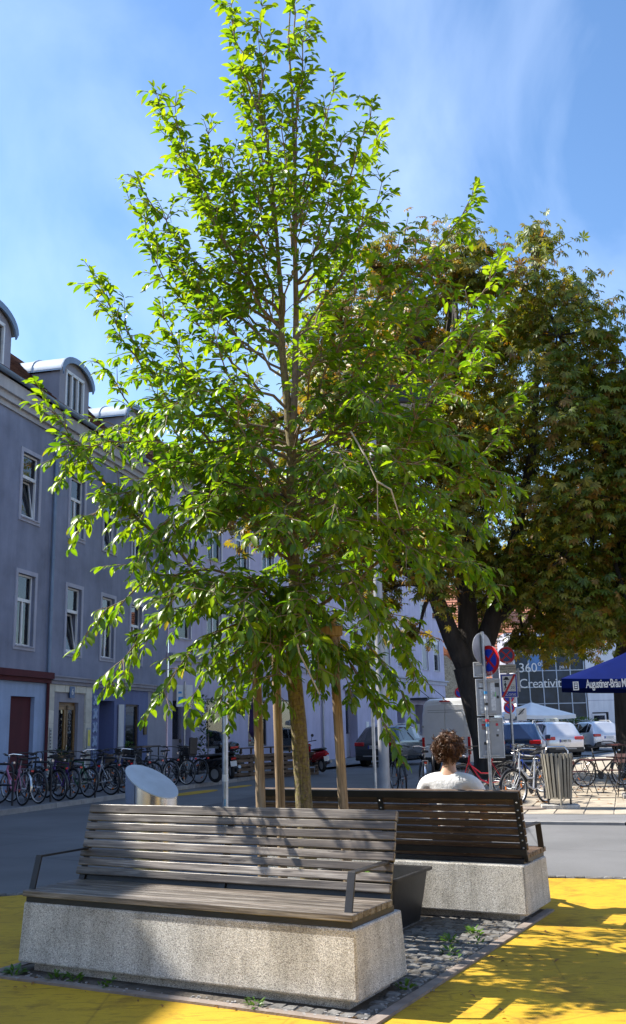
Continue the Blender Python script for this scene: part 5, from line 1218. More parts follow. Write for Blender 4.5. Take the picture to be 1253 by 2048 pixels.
    if taxi: q = MB().frustum((1.6, 1.95, -.36, .36), (1.66, 1.9, -.3, .3), st[4][3]+.02, st[4][3]+.2).build('taxi_sign', mat('taxi_light', (.8, .76, .6), .4), t, bevel=.03); text('taxi_text', 'TAXI', .12, M['black'], q, (1.6, 0, st[4][3]+.11), (R_(80), 0, R_(-90)))
    return t
SUV = [(0, .44, .80, .84, .78, .80, .70), (.05, .30, .94, 1.0, .88, .90, .80), (.14, .26, 1.03, 1.08, .905, .91, .77), (.56, .26, 1.05, 1.58, .915, .915, .64), (.95, .26, 1.04, 1.655, .92, .92, .64), (2.2, .26, 1.01, 1.665, .92, .92, .65), (3.0, .26, .99, 1.56, .92, .92, .63), (3.65, .26, .98, 1.03, .92, .91, .74), (4.25, .3, .88, .93, .9, .87, .66), (4.48, .42, .68, .72, .78, .76, .58)]
car('dark grey car with red tail lights parked by the lilac building', (2.3, 41.2), 62, ('grey', (.06, .065, .075)), SUV, 1.84, (.88, 3.56), plate='GU 121PE', roundel=True)
car('white taxi with roof sign driving off before the hedge', (11.55, 47, 0), 96, ('white', (.72, .73, .76)), SUV, 1.86, (.88, 3.56), rails=False, taxi=True, plate='G 881 TX')
car('dark blue car with silver roof rails behind the sign board post', (7.6, 38.4), 75, ('blue', (.02, .045, .12)), SUV, 1.84, (.88, 3.56), plate='')
car('white car half hidden behind the blue parasol pole', (16.2, 56), 100, ('white', (.72, .73, .76)), SUV, 1.84, (.88, 3.56))
# white panel van
van = thing('panel_van', 'white panel van seen from behind, beyond the seated person', 'van', (4.62, 36.2, 0), R_(64), 'cars parked beyond the square'); van.scale = (.93, .93, .93)
VP = [(0, .38, 1.3, 2.62, .93, .96, .80), (.05, .34, 1.3, 2.70, .97, 1.0, .83), (.3, .32, 1.3, 2.76, .99, 1.0, .84), (4.2, .32, 1.3, 2.74, .99, 1.0, .84), (4.75, .32, 1.25, 2.45, .99, .99, .8), (5.4, .34, 1.1, 1.35, .98, .96, .8), (5.95, .4, .9, 1.05, .92, .9, .7)]
vs = []; n = 16
for x, zb, zl, zt, wl, wb, wt in VP:
    h = [(x, wl*.9, zb), (x, wl, zb+.15), (x, wb, zl), (x, (wb*.35+wt*.65)+.06, zl+(zt-zl)*.62), (x, wt+.05, zt-.2), (x, wt-.02, zt-.07), (x, wt-.14, zt-.015), (x, wt*.4, zt)]
    vs += h+[(a, -b, c) for a, b, c in reversed(h)]
wp = mat('van_white', (.84, .86, .88), .3, 0, .04, coat=.5)
MB().add(vs, [(i*n+j, i*n+(j+1) % n, (i+1)*n+(j+1) % n, (i+1)*n+j) for i in range(len(VP)-1) for j in range(n)]+[tuple(range(n)), tuple((len(VP)-1)*n+j for j in range(n))]).build('body', wp, van, 38)
for s in (-1, 1):
    poly = [(s*.012, .52), (s*.90, .52), (s*.90, 1.5), (s*.80, 2.35), (s*.72, 2.5), (s*.012, 2.52)]
    d = MB().prism(poly, -.028, -.004, 'yz').build('rear_door', wp, van, bevel=.01)
    MB().prism([(s*.03, 1.12), (s*.55, 1.12), (s*.78, 1.3), (s*.80, 1.55), (s*.72, 2.16), (s*.68, 2.2), (s*.03, 2.2)], -.042, -.026, 'yz').build('door_panel', wp, d, bevel=.012)
    MB().box(-.05, .03, min(s*.87, s*.975), max(s*.87, s*.975), .62, 1.28).build('tail_light', M['tail'], van, bevel=.015)
    for z_ in (.75, 1.65): MB().box(-.05, .06, min(s*.90, s*.99), max(s*.90, s*.99), z_, z_+.08).build('hinge', M['alu'], van, bevel=.01)
    for x in (1.2, 4.9): w = MB().lathe([(.2, -.12), (.34, -.1), (.35, 0), (.34, .1), (.2, .12)], 24, (x, s*.88, .35), 'y').build('wheel', M['rubber'], van, True); MB().lathe([(0, s*.1), (.2, s*.12)], 16, (x, s*.88, .35), 'y').build('rim', M['alu'], w)
    MB().box(5.0, 5.15, min(s*1.0, s*1.25), max(s*1.0, s*1.25), 1.3, 1.7).build('mirror', M['black'], van, bevel=.03)
for z_ in (2.3, 2.22): MB().box(-.034, -.02, -.70, .70, z_-.008, z_+.008).build('door_crease', M['alu'], van)
MB().box(-.06, .1, -.9, .9, .34, .52).build('bumper', M['plastic'], van, bevel=.03)
MB().box(-.035, .02, -.2, .2, 2.62, 2.66).build('brake_light', M['tail'], van); MB().tube([(.1, .05, 2.70), (.0, .05, 2.78), (-.05, .0, 2.72)], .03, 6).build('rear_camera', M['black'], van)
p = MB().box(-.05, -.03, -.28, .24, .56, .69).build('number_plate', M['plate'], van)
MB().box(-.034, -.028, .35, .78, 1.0, 1.02).build('name_strip', M['steel_dark'], van)

# ---------------------------------------------------------------- traffic signs
def round_sign(parent, z, dia, x=0, rz=0, y=-.06, txt=None, face='stop', faded=False, back=False):
    """disc facing local -y"""
    r = dia/2; o = MB().prism(disc(40, r), -.008, .008).build('sign_plate', M['alu'], parent, loc=(x, 0, z)); o.rotation_euler = (0, 0, rz)
    b = M['blue2'] if faded else M['blue']
    MB().prism(disc(40, r*.985), -.012+y*0, -.0085).build('red_ring', M['red'], o)
    MB().prism(disc(40, r*.74), -.0135, -.0122).build('blue_field', b, o)
    for a in ((45, -45) if face == 'stop' else (-45,)):
        c, s = math.cos(R_(a)), math.sin(R_(a)); L_, w = r*.76, r*.085
        MB().prism([(-L_*c-w*s*-1, -L_*s-w*c), (L_*c+w*s, L_*s-w*c), (L_*c-w*s, L_*s+w*c), (-L_*c-w*s, -L_*s+w*c)], -.0148-(.001 if a > 0 else 0), -.0137).build('red_bar', M['red'], o)
    if txt: text('sign_text', txt, dia*.13, M['signwhite'], o, (0, -.0145, -r*.855), (R_(90), 0, 0), ext=.0008)
    MB().box(-.1, .1, .008, .05, .05, .08).box(-.1, .1, .008, .05, -.08, -.05).build('clamp', M['steel'], o)
    return o
def rect_sign(parent, name, x0, x1, z0, z1, m, rz=0, y=0, frame=True):
    w, h = x1-x0, z1-z0; o = MB().box(-w/2, w/2, -.006, .006, -h/2, h/2).build(name, m, parent, bevel=.01, loc=((x0+x1)/2, y, (z0+z1)/2)); o.rotation_euler = (0, 0, rz)
    return o
S1_ = thing('sign_post', 'galvanised post with a no stopping sign and the grey backs of sign boards', 'traffic sign', (3.71, 21.9, .04), R_(-8))
MB().lathe([(.038, 0), (.038, 3.56), (0, 3.57)], 14).build('post', M['steel'], S1_, True)
bk = MB().prism(disc(40, .335), -.01, .01).build('sign_back', M['alu'], S1_, loc=(-.02, .07, 3.2)); bk.rotation_euler = (0, 0, R_(52)); torus(MB(), .335, .012, 40, 6).build('rim', M['alu'], bk, True)
MB().box(-.03, .03, -.05, -.012, -.3, .3).build('stiffener', M['steel'], bk)
round_sign(S1_, 2.93, .66, .11, R_(-47), txt='ENDE')
def board(x0, x1, z0, z1, nm='sign_back'):
    o = rect_sign(S1_, nm, x0, x1, z0, z1, M['alu'], y=.06); w, h = x1-x0, z1-z0
    q = MB()
    for a, b, c, d in ((-w/2, -w/2+.02, -h/2, h/2), (w/2-.02, w/2, -h/2, h/2), (-w/2+.02, w/2-.02, h/2-.02, h/2), (-w/2+.02, w/2-.02, -h/2, -h/2+.02)): q.box(a, b, -.028, -.006, c, d)
    q.build('raised_rim', M['signwhite'], o, bevel=.006)
    for zz in (h/2-.05, -h/2+.05): MB().box(-w*.35, w*.3, -.04, -.02, zz-.02, zz+.02).build('clamp', M['steel'], o)
    return o
b1 = board(-.24, .12, 2.57, 2.90); b2 = board(-.21, .33, 1.73, 2.53); b3 = board(-.21, .34, .83, 1.69)
rl = random.Random(8)
stc = [mat('sticker_'+n_, c, .5, 0, .3, 20) for n_, c in (('white', (.7, .7, .68)), ('green', (.08, .85, .05)), ('black', (.03, .03, .03)), ('red', (.6, .04, .06)), ('blue', (.05, .3, .6)), ('photo', (.35, .22, .18)))]
def sticker(b, x, z, w, h, i, rz=0): o = MB().box(-w/2, w/2, -.0095, -.0062, -h/2, h/2).build('sticker', stc[i], b, loc=(x, 0, z)); o.rotation_euler = (0, rz, 0)
sticker(b2, .10, .02, .10, .62, 0); sticker(b2, -.13, -.02, .12, .66, 0); sticker(b2, .12, .06, .075, .10, 1); sticker(b2, .19, .26, .1, .09, 2); sticker(b2, .2, .0, .05, .06, 2)
sticker(b2, -.16, .2, .1, .03, 2, .1)
sticker(b3, -.14, .28, .1, .04, 3); sticker(b3, -.14, .22, .1, .09, 5, .1); sticker(b3, .14, .28, .055, .055, 3); sticker(b3, .14, .05, .05, .05, 2); sticker(b3, -.1, -.12, .12, .06, 2, .15); sticker(b3, -.1, -.3, .09, .06, 0); sticker(b3, .16, .16, .04, .04, 0)
for z_, i in ((2.2, 4), (2.1, 0), (1.95, 2), (1.85, 0), (1.6, 3), (1.5, 4), (1.35, 0), (1.15, 0)): MB().lathe([(.0388, z_), (.0388, z_+.06)], 14).build('sticker', stc[i], S1_, True)
S2_ = thing('sign_post', 'post with faded no stopping sign above an end of zone board', 'traffic sign', (5.80, 30, .04), R_(-10))
MB().lathe([(.036, 0), (.036, 3.8), (0, 3.81)], 12).build('post', M['steel'], S2_, True)
round_sign(S2_, 3.59, .51, -.03, 0, txt='ANFANG', faded=True).location.y = -.06
p = rect_sign(S2_, 'text_plate', -.26, .24, 3.05, 3.31, M['cream_s'], y=-.06)
for i, tx in enumerate(('ausgenommen', 'Müllsammelfahrzeuge', 'und Taxi')): text('sign_text', tx, .075 if i != 1 else .062, M['black'], p, (0, -.008, .075-i*.075), (R_(90), 0, 0), ext=.0008)
zb_ = rect_sign(S2_, 'zone_board', -.25, .25, 2.33, 3.03, M['signwhite'], y=-.06)
MB().box(-.235, .235, -.0085, -.0065, -.335, .335).build('blue_field', M['blue'], zb_); MB().box(-.195, .195, -.0105, -.0087, -.17, .295).build('white_field', M['signwhite'], zb_)
text('sign_text', 'Zone', .15, M['signwhite'], zb_, (.03, -.0095, -.25), (R_(90), 0, 0), ext=.0008)
MB().prism([(-.16, .17), (-.15, .21), (-.13, .21), (-.11, .26), (-.03, .26), (-.01, .21), (.01, .2), (.01, .17)], -.013, -.0108).build('car_symbol', M['black'], zb_)
MB().prism([(-.15, -.12), (-.12, -.02), (-.15, .03), (-.13, .08), (-.1, .09), (-.06, .03), (-.07, .02), (-.09, .05), (-.09, -.02), (-.05, -.12), (-.07, -.12), (-.10, -.05), (-.13, -.12)], -.013, -.0108).build('walker_symbol', M['black'], zb_); MB().prism(disc(12, .022, -.11, .12), -.013, -.0108).build('walker_head', M['black'], zb_)
MB().prism(disc(24, .1, .1, -.06), -.0118, -.0108).build('speed_ring', M['cream_s'], zb_); MB().prism(disc(24, .085, .1, -.06), -.0128, -.0119).build('speed_field', M['signwhite'], zb_); text('sign_text', '20', .12, M['black'], zb_, (.1, -.0135, -.06), (R_(90), 0, 0), ext=.0005)
MB().prism([(-.235, -.335), (-.16, -.335), (.225, .335), (.15, .335)], -.0155, -.0142).build('red_bar', M['red'], zb_)
MB().box(.27, .33, .02, .06, 2.5, 3.2).build('side_sign', M['alu'], S2_)
def small_sign(label, x, y, zs, rot=0, h=3.0):
    t = thing('sign_post', label, 'traffic sign', (x, y, .04), R_(rot)); MB().lathe([(.035, 0), (.035, h), (0, h+.01)], 10).build('post', M['steel'], t, True)
    for z_ in zs: round_sign(t, z_, .5, 0, 0, face='park').location.y = -.05
    return t
small_sign('small no parking sign above the white van roof', 6.46, 45, (3.0,))
q = small_sign('post with two small no parking signs under the zone board', 8.63, 45, (2.75, 2.28), h=3.0); rect_sign(q, 'text_plate', -.22, .22, 2.4, 2.52, M['signwhite'], y=-.05); rect_sign(q, 'text_plate', -.25, .25, 1.8, 2.02, M['signwhite'], y=-.05)
q = thing('sign_post', 'end of zone sign with black bar in front of the white parasol', 'traffic sign', (9.17, 45, .0)); MB().lathe([(.03, 0), (.03, 2.25)], 8).build('post', M['steel'], q); o = rect_sign(q, 'sign_plate', -.23, .23, 1.75, 2.3, M['signwhite'], y=-.04)
MB().prism([(-.17, -.02), (-.1, -.02), (.18, .25), (.11, .25)], -.012, -.0065).build('black_bar', M['black'], o); MB().prism(disc(20, .1, 0, .1), -.0105, -.0065).build('grey_symbol', M['alu'], o)
q = thing('sign_post', 'slim post with a grey board on the left footway before the doorway', 'traffic sign', (-3.98, 30, .1), R_(12)); MB().lathe([(.028, 0), (.028, 2.95)], 10).build('post', M['steel'], q, True)
o = rect_sign(q, 'sign_back', -.24, .24, 2.2, 2.85, M['signwhite'], y=.04); sticker(o, -.12, -.1, .14, .14, 4); sticker(o, -.14, .1, .1, .06, 4)
# thin pole beside lamp post
q = thing('sign_post', 'thin grey pole standing left of the thick lamp post', 'post', (1.0, 18, .04)); MB().lathe([(.03, 0), (.03, 2.7), (0, 2.71)], 10).build('tube', M['steel'], q, True); MB().lathe([(.032, 2.2), (.032, 2.3)], 10).build('band', M['signwhite'], q)
# lamp post
lp = thing('street_lamp', 'tall pale lamp post with black lamp head behind the young tree', 'street lamp', (1.3, 20, .04))
lpm = mat('pale_lamp_paint', (.36, .37, .39), .5, .3, .15)
MB().lathe([(.15, 0), (.14, .08), (.108, .1), (.098, 3.), (.065, 8.9), (.03, 9.05), (0, 9.06)], 20).build('pole', lpm, lp, True)
MB().box(-.35, .55, -.06, .06, 8.62, 8.7).box(-.35, .55, -.06, .06, 8.25, 8.33).build('arm', M['steel_dark'], lp, bevel=.01)
hd = MB().box(.45, 1.35, -.3, .3, 8.22, 8.52).build('lamp_head', M['steel_dark'], lp, bevel=.03); MB().prism([(.5, 8.5), (1.3, 8.5), (1.0, 8.75), (.75, 8.75)], -.2, .2).build('head_cap', M['steel_dark'], hd); MB().box(.6, 1.2, -.22, .22, 8.2, 8.222).build('lens', M['curtain'], hd)
MB().lathe([(.107, 1.95), (.107, 2.0)], 20).build('ribbon', M['shirt'], lp)
# ---------------------------------------------------------------- seated person
PP = Vector((1.17, 9.26, 0)); 
person = thing('person', 'person with curly brown hair in a white t-shirt sitting on the brown bench', 'person', PP, BR)   # local +y = facing away from the camera
def skinned(name, chains, m, parent, root=0, sub=2):
    """chains: list of lists of (point, radius); points closer than 1 mm are merged"""
    pts = []; rad = []; ed = []
    def idx(p, r):
        for i, q in enumerate(pts):
            if (Vector(q)-Vector(p)).length < 1e-3: return i
        pts.append(tuple(p)); rad.append(r); return len(pts)-1
    for c in chains:
        ids = [idx(p, r) for p, r in c]; ed += list(zip(ids[:-1], ids[1:]))
    me = bpy.data.meshes.new(name); me.from_pydata(pts, ed, []); me.materials.append(m)
    o = bpy.data.objects.new(name, me); C.objects.link(o); o.parent = parent
    o.modifiers.new('skin', 'SKIN'); 
    for i, v in enumerate(me.skin_vertices[0].data):
        r = rad[i]; v.radius = (r, r) if not isinstance(r, tuple) else r; v.use_root = (i == root)
    s = o.modifiers.new('subd', 'SUBSURF'); s.levels = sub; s.render_levels = sub
    dg = bpy.context.evaluated_depsgraph_get(); ev = o.evaluated_get(dg); m2 = bpy.data.meshes.new_from_object(ev); m2.shade_smooth()
    if not m2.materials: m2.materials.append(m)
    o.modifiers.clear(); o.data = m2; m2.name = name
    return o
pel = (0, .12, .60)
def arm(s): return [((s*.17, .06, 1.08), .055), ((s*.25, .08, 1.01), .052), ((s*.285, .12, .84), .042), ((s*.26, .26, .74), .036), ((s*.17, .42, .68), .027), ((s*.14, .48, .67), .026)]
def leg(s): return [(pel, .12), ((s*.10, .16, .60), .085), ((s*.12, .40, .585), .072), ((s*.13, .56, .56), .058), ((s*.13, .58, .36), .05), ((s*.13, .57, .12), .034), ((s*.13, .62, .05), .034), ((s*.14, .76, .035), .024)]
spine = [(pel, .12), ((0, .08, .78), .115), ((0, .05, .95), .125), ((0, .055, 1.08), .10), ((0, .06, 1.16), .058), ((0, .075, 1.22), .056), ((0, .10, 1.28), .082), ((0, .12, 1.355), .098), ((0, .115, 1.43), .068)]
ch = [spine, leg(1), leg(-1)]
for s in (1, -1):
    a = arm(s); ch.append([((0, .055, 1.08), .10)]+a)
    hp = a[-1][0]
    for k in range(4):
        bx = hp[0]-s*.0+(k-1.5)*.018; ch.append([a[-1], ((bx, hp[1]+.045, hp[2]+.0), .0095), ((bx, hp[1]+.08, hp[2]-.008), .0085), ((bx, hp[1]+.1-.006*abs(k-1), hp[2]-.03), .007)])
    ch.append([a[-1], ((hp[0]-s*.04, hp[1]+.015, hp[2]), .0105), ((hp[0]-s*.055, hp[1]+.05, hp[2]-.006), .0085)])
body = skinned('body', ch, M['skin'], person)
shirt_ch = [[(pel, .135), ((0, .08, .78), .132), ((0, .05, .95), .145), ((0, .05, 1.06), .125), ((0, .06, 1.15), .085)]]
for s in (1, -1): shirt_ch.append([((0, .05, 1.06), .122), ((s*.13, .055, 1.09), .094), ((s*.225, .065, 1.06), .084), ((s*.28, .09, .96), .074), ((s*.295, .11, .86), .066)])
skinned('t_shirt', shirt_ch, M['shirt'], person)
tr_ch = []
for s in (1, -1): tr_ch.append([(pel, .14), ((s*.10, .16, .605), .10), ((s*.12, .40, .59), .088), ((s*.13, .57, .56), .075), ((s*.13, .585, .36), .065), ((s*.13, .575, .14), .055)])
skinned('trousers', tr_ch, M['trousers'], person)
for s in (1, -1):
    skinned('shoe', [[((s*.13, .545, .06), .045), ((s*.13, .63, .05), .045), ((s*.135, .72, .04), .04), ((s*.14, .80, .035), .03)]], M['shoe'], person, 0, 2)
    ear = MB().lathe([(0, -.012), (.02, -.01), (.032, 0), (.02, .01), (0, .012)], 12, (0, 0, 0), 'x').build('ear', M['skin'], person, True, loc=(s*.102, .115, 1.31)); ear.rotation_euler = (0, 0, R_(s*20)); ear.scale = (1, .7, 1)
nose = MB().add([(0, .205, 1.37), (-.016, .20, 1.33), (.016, .20, 1.33), (0, .235, 1.335), (0, .21, 1.325)], [(0, 1, 3), (0, 3, 2), (1, 4, 3), (3, 4, 2), (0, 2, 4, 1)]).build('nose', M['skin'], person, True)
for s in (1, -1): MB().lathe([(0, -.012), (.009, -.009), (.013, 0), (.009, .009), (0, .012)], 10, (s*.032, .198, 1.372)).build('eye', M['signwhite'], person, True)
MB().box(-.025, .025, .19, .206, 1.295, 1.303).build('mouth', M['darkred'], person)
# hair: a cap with many curls over back, top and sides
cap = MB(); n = 20; vs = []; fs = []; rh = random.Random(12)
hc = Vector((0, .10, 1.375)); hr = Vector((.118, .126, .12))
for i in range(n):
    th = math.pi*i/(n-1)*.72
    for j in range(28):
        ph = 2*math.pi*j/28; front = max(0, math.sin(ph)); t2 = th*(1-.42*front)
        k_ = 1+rh.uniform(-.05, .07)
        vs.append((hc.x+hr.x*math.sin(t2)*math.cos(ph)*k_, hc.y+hr.y*math.sin(t2)*math.sin(ph)*k_, hc.z+hr.z*math.cos(t2)*k_))
for i in range(n-1):
    for j in range(28): fs.append((i*28+j, i*28+(j+1) % 28, i*28+28+(j+1) % 28, i*28+28+j))
hairo = cap.add(vs, fs).build('hair', M['hair'], person, True)
cu = MB()
def hdir():
    while 1:
        th = math.acos(1-rh.random()*1.66); ph = rh.uniform(0, 6.283)
        if math.sin(ph) > .3 and th > 1.15: continue
        if th > 1.75 and math.sin(ph) > -.2: continue
        return Vector((math.sin(th)*math.cos(ph), math.sin(th)*math.sin(ph), math.cos(th)))
for i in range(150):
    dc = hdir(); t1 = (Matrix.Rotation(rh.uniform(0, 6.28), 3, dc) @ dc.orthogonal().normalized()); fl = t1*rh.uniform(.3, 1.1)+Vector((0, 0, -rh.uniform(.1, .9)))+dc*rh.uniform(.2, .9); r0 = rh.uniform(.004, .014); ln = rh.uniform(.03, .085); f0 = rh.uniform(0, 6); out = rh.uniform(.9, 1.05); pitch = rh.uniform(.6, 1.1)
    for j in range(16):
        d = (dc+rv(rh)*.09).normalized(); p = hc+Vector((d.x*hr.x, d.y*hr.y, d.z*hr.z))*out*rh.uniform(.95, 1.02)
        flow = (fl+rv(rh)*.12).normalized(); s2 = flow.cross(d); s2 = s2.normalized() if s2.length > .05 else t1; u2 = flow.cross(s2); l2 = ln*rh.uniform(.7, 1.2)
        q = [p+flow*(l2*k/9)+(s2*math.cos(f0+k*pitch)+u2*math.sin(f0+k*pitch))*r0*rh.uniform(.9, 1.1)+Vector((0, 0, -.014*(k/9)**2)) for k in range(10)]
        cu.tube(q, [.0022]*8+[.0018, .0008], 3, False)
cu.build('curls', M['hair'], hairo, True)

# ---------------------------------------------------------------- slatted street bin
sb_ = thing('slatted_bin', 'grey slatted litter bin with steel hoop on a concrete foot', 'litter bin', (4.42, 18.75, .052), R_(-8))
MB().box(-.34, .34, -.2, .2, 0, .07).build('foot', M['concrete'], sb_, bevel=.01)
binw = wood_mat('bin_slat_grey', (.2, .185, .15), (.36, .34, .28), (.48, .46, .4), .75, False, axis='z')
slm = MB().box(-.022, .022, -.008, .008, -.4, .4).mesh('slat', binw)
MB().lathe([(.20, .2), (.255, .93), (.25, .93), (.19, .2)], 24).build('liner', M['steel_dark'], sb_, True)
for i in range(22):
    a = 2*math.pi*i/22; o = link('slat', slm, sb_, 0, (.25*math.cos(a), .25*math.sin(a), .58)); o.rotation_euler = Euler((R_(4.5), 0, a+math.pi/2), 'XYZ')
MB().tube([(-.2, 0, .9), (-.2, 0, 1.02), (-.15, 0, 1.09), (.15, 0, 1.09), (.2, 0, 1.02), (.2, 0, .9)], .024, 10).build('hoop', M['chrome'], sb_, True)
for x in (-.2, .2): MB().tube([(x, 0, .07), (x, 0, .9)], .018, 8).build('leg', M['steel_dark'], sb_, True)
MB().tube([(0, -.27, .07), (0, -.27, .9)], .018, 8).build('leg', binw, sb_)

# ---------------------------------------------------------------- parasols
def parasol(name, label, loc, rz, half, zl, zt, val, m, pm, ribs=True):
    t = thing(name, label, 'parasol', loc, rz)
    mb = MB(); c = [(-half, -half), (half, -half), (half, half), (-half, half)]; n = 8; vs = [(0, 0, zt)]
    rings = []
    for k in range(1, 6):
        f = k/5
        for q in range(4):
            a, b = c[q], c[(q+1) % 4]
            for j in range(n):
                u = j/n; x, y = (a[0]+(b[0]-a[0])*u)*f, (a[1]+(b[1]-a[1])*u)*f; sag = -.10*f*math.sin(math.pi*u)*half*.3
                vs.append((x, y, zt+(zl-zt)*(f**.92)+sag))
    m4 = 4*n; fs = [(0, 1+j, 1+(j+1) % m4) for j in range(m4)]
    for k in range(4): fs += [(1+k*m4+j, 1+k*m4+(j+1) % m4, 1+(k+1)*m4+(j+1) % m4, 1+(k+1)*m4+j) for j in range(m4)]
    mb.add(vs, fs).build('canopy', m, t, True)
    vb = MB(); last = vs[1+4*m4:1+5*m4]; vs2 = last+[(x*1.004, y*1.004, z_-val*(1-.03*math.sin(j*1.1))) for j, (x, y, z_) in enumerate(last)]
    vb.add(vs2, [(j, (j+1) % m4, m4+(j+1) % m4, m4+j) for j in range(m4)]).build('valance', m, t, True)
    MB().tube([(0, 0, 0), (0, 0, zt-.02)], .04, 14).build('pole', pm, t, True); MB().lathe([(.02, zt), (.05, zt+.03), (.03, zt+.08), (0, zt+.1)], 12).build('finial', pm, t, True)
    MB().box(-.4, .4, -.4, .4, 0, .08).build('base', M['kerb'], t, bevel=.02)
    rb = MB().tube([(0, 0, zt-.08), (half*.97, half*.97, zl-.03)], .014, 6).mesh('rib', pm); rb2 = MB().tube([(0, 0, zt-.08), (half*.97, 0, zl-.06)], .014, 6).mesh('rib', pm)
    for k in range(4): link('rib', rb, t, 0, None, (0, 0, k*math.pi/2)); link('rib', rb2, t, 0, None, (0, 0, k*math.pi/2))
    return t
bp = parasol('blue_parasol', 'royal blue beer garden parasol with white lettering at the right edge', (6.66, 20.98, .052), R_(-14), 1.45, 2.40, 3.0, .19, M['parasol'], mat('beige_pole', (.55, .52, .45), .5))
text('lettering', 'Augustiner-Bräu München', .235, M['signwhite'], bp, (-.98, -1.466, 2.27), (R_(90), 0, 0), 'LEFT', .002, .86, .003, .5)
q = MB()
for i, (a, b, c, d) in enumerate(((-1.23, -1.12, 2.16, 2.18), (-1.23, -1.21, 2.18, 2.31), (-1.14, -1.12, 2.18, 2.31), (-1.23, -1.12, 2.31, 2.33), (-1.20, -1.15, 2.2, 2.225), (-1.20, -1.15, 2.24, 2.265), (-1.20, -1.15, 2.275, 2.295))): q.box(a, b, -1.470, -1.456, c, d)
q.build('emblem', M['signwhite'], bp)
parasol('white_parasol', 'large white market parasol before the glass building', (12.55, 58.5, 0), R_(25), 1.75, 2.1, 2.85, .22, M['canvas'], M['steel'])
parasol('white_parasol', 'small cream parasol left of the large white one', (9.6, 62, 0), R_(10), 1.4, 2.05, 2.55, .2, M['canvas'], M['steel'])

# ---------------------------------------------------------------- cafe furniture
def cafe_chair(label, loc, rz):
    t = thing('folding_chair', label, 'chair', loc, rz, 'cafe chairs under the blue parasol')
    for s in (-1, 1):
        MB().tube([(s*.19, .22, 0), (s*.19, -.12, .45), (s*.19, -.24, .86)], .009, 6).build('back_leg', M['steel_dark'], t); MB().tube([(s*.17, -.22, 0), (s*.17, .18, .45)], .009, 6).build('front_leg', M['steel_dark'], t)
    for i in range(4): y = -.12+i*.085; MB().box(-.2, .2, y, y+.07, .45, .465).build('seat_slat', M['darkred'], t)
    for z_ in (.66, .78): o = MB().box(-.21, .21, -.008, .008, -.04, .04).build('back_slat', M['darkred'], t, loc=(0, -.185-(z_-.66)*.28, z_)); o.rotation_euler = (R_(16), 0, 0)
    return t
def cafe_table(label, loc, rz, h=.74, w=.6):
    t = thing('cafe_table', label, 'table', loc, rz, 'cafe tables under the blue parasol')
    for i in range(6): MB().box(-w/2, w/2, -w/2+i*w/6+.004, -w/2+(i+1)*w/6-.004, h-.025, h).build('top_slat', M['darkred'], t)
    for s in (-1, 1): MB().tube([(s*.22, -.26, 0), (s*.22, .22, h-.025)], .011, 6).build('leg', M['steel_dark'], t); MB().tube([(s*.2, .26, 0), (s*.2, -.22, h-.025)], .011, 6).build('leg', M['steel_dark'], t)
cafe_chair('dark red folding chair nearest the slatted bin', (5.25, 21.9, .052), R_(-70)); cafe_chair('dark red folding chair second from the slatted bin', (5.85, 22.9, .052), R_(-75)); 
cafe_chair('folding chair on the far side of the near cafe table', (6.75, 23.2, .052), R_(110)); cafe_table('dark red folding table beside the two folding chairs', (6.15, 22.2, .052), R_(15))
cafe_table('tall dark table at the right edge under the blue parasol', (6.45, 21.0, .052), R_(5), 1.08, .7); cafe_table('dark table at the right edge behind the tall table', (7.2, 23.6, .052), R_(10), .74, .7)
cafe_chair('folding chair behind the tall table at the right edge', (7.4, 22.6, .052), R_(60))

# ---------------------------------------------------------------- pallet terrace and things before the left houses
def pallet(label, loc, rz, w=1.2, h=.8, rows=6):
    t = thing('pallet_screen', label, 'pallet', loc, rz, 'upright pallets of the street terrace')
    for i in range(rows): z_ = .05+i*(h-.1)/(rows-1); MB().box(-w/2, w/2, -.06, -.04, z_-.045, z_+.045).build('board', M['pallet'], t, bevel=.003)
    for x in (-w/2+.05, 0, w/2-.05): MB().box(x-.045, x+.045, -.04, .06, 0, h).build('bearer', M['pallet'], t)
    for i in range(3): z_ = .1+i*(h-.2)/2; MB().box(-w/2, w/2, .06, .08, z_-.05, z_+.05).build('board', M['pallet'], t)
for i, (x, y, lab) in enumerate([(-2.55, 32.6, 'upright wooden pallet left end of the street terrace'), (-1.85, 33.55, 'upright wooden pallet second from the left in the street terrace'), (-1.1, 34.5, 'upright wooden pallet third from the left in the street terrace'), (-.4, 35.4, 'upright wooden pallet right end of the street terrace')]): pallet(lab, (x, y, .0), R_(52))
tt = thing('terrace_rail', 'low slatted counter above the pallets of the street terrace', 'counter', (-1.6, 34.2, 0), R_(52))
MB().box(-2.1, 2.1, -.1, .1, .98, 1.02).build('shelf', M['pallet'], tt)
for i in range(9): MB().box(-2.0+i*.5-.02, -2.0+i*.5+.02, -.03, .03, .8, .98).build('upright', M['pallet'], tt)
um = thing('folded_parasol', 'folded dark purple parasol above the pallet terrace', 'parasol', (-2.2, 35.6, .0)); MB().lathe([(.03, 0), (.03, 1.2)], 8).build('pole', M['steel'], um); MB().lathe([(.05, 1.2), (.24, 1.5), (.2, 2.3), (.05, 2.9), (0, 2.95)], 10).build('cloth', mat('purple_cloth', (.07, .04, .12), .9), um, 20)
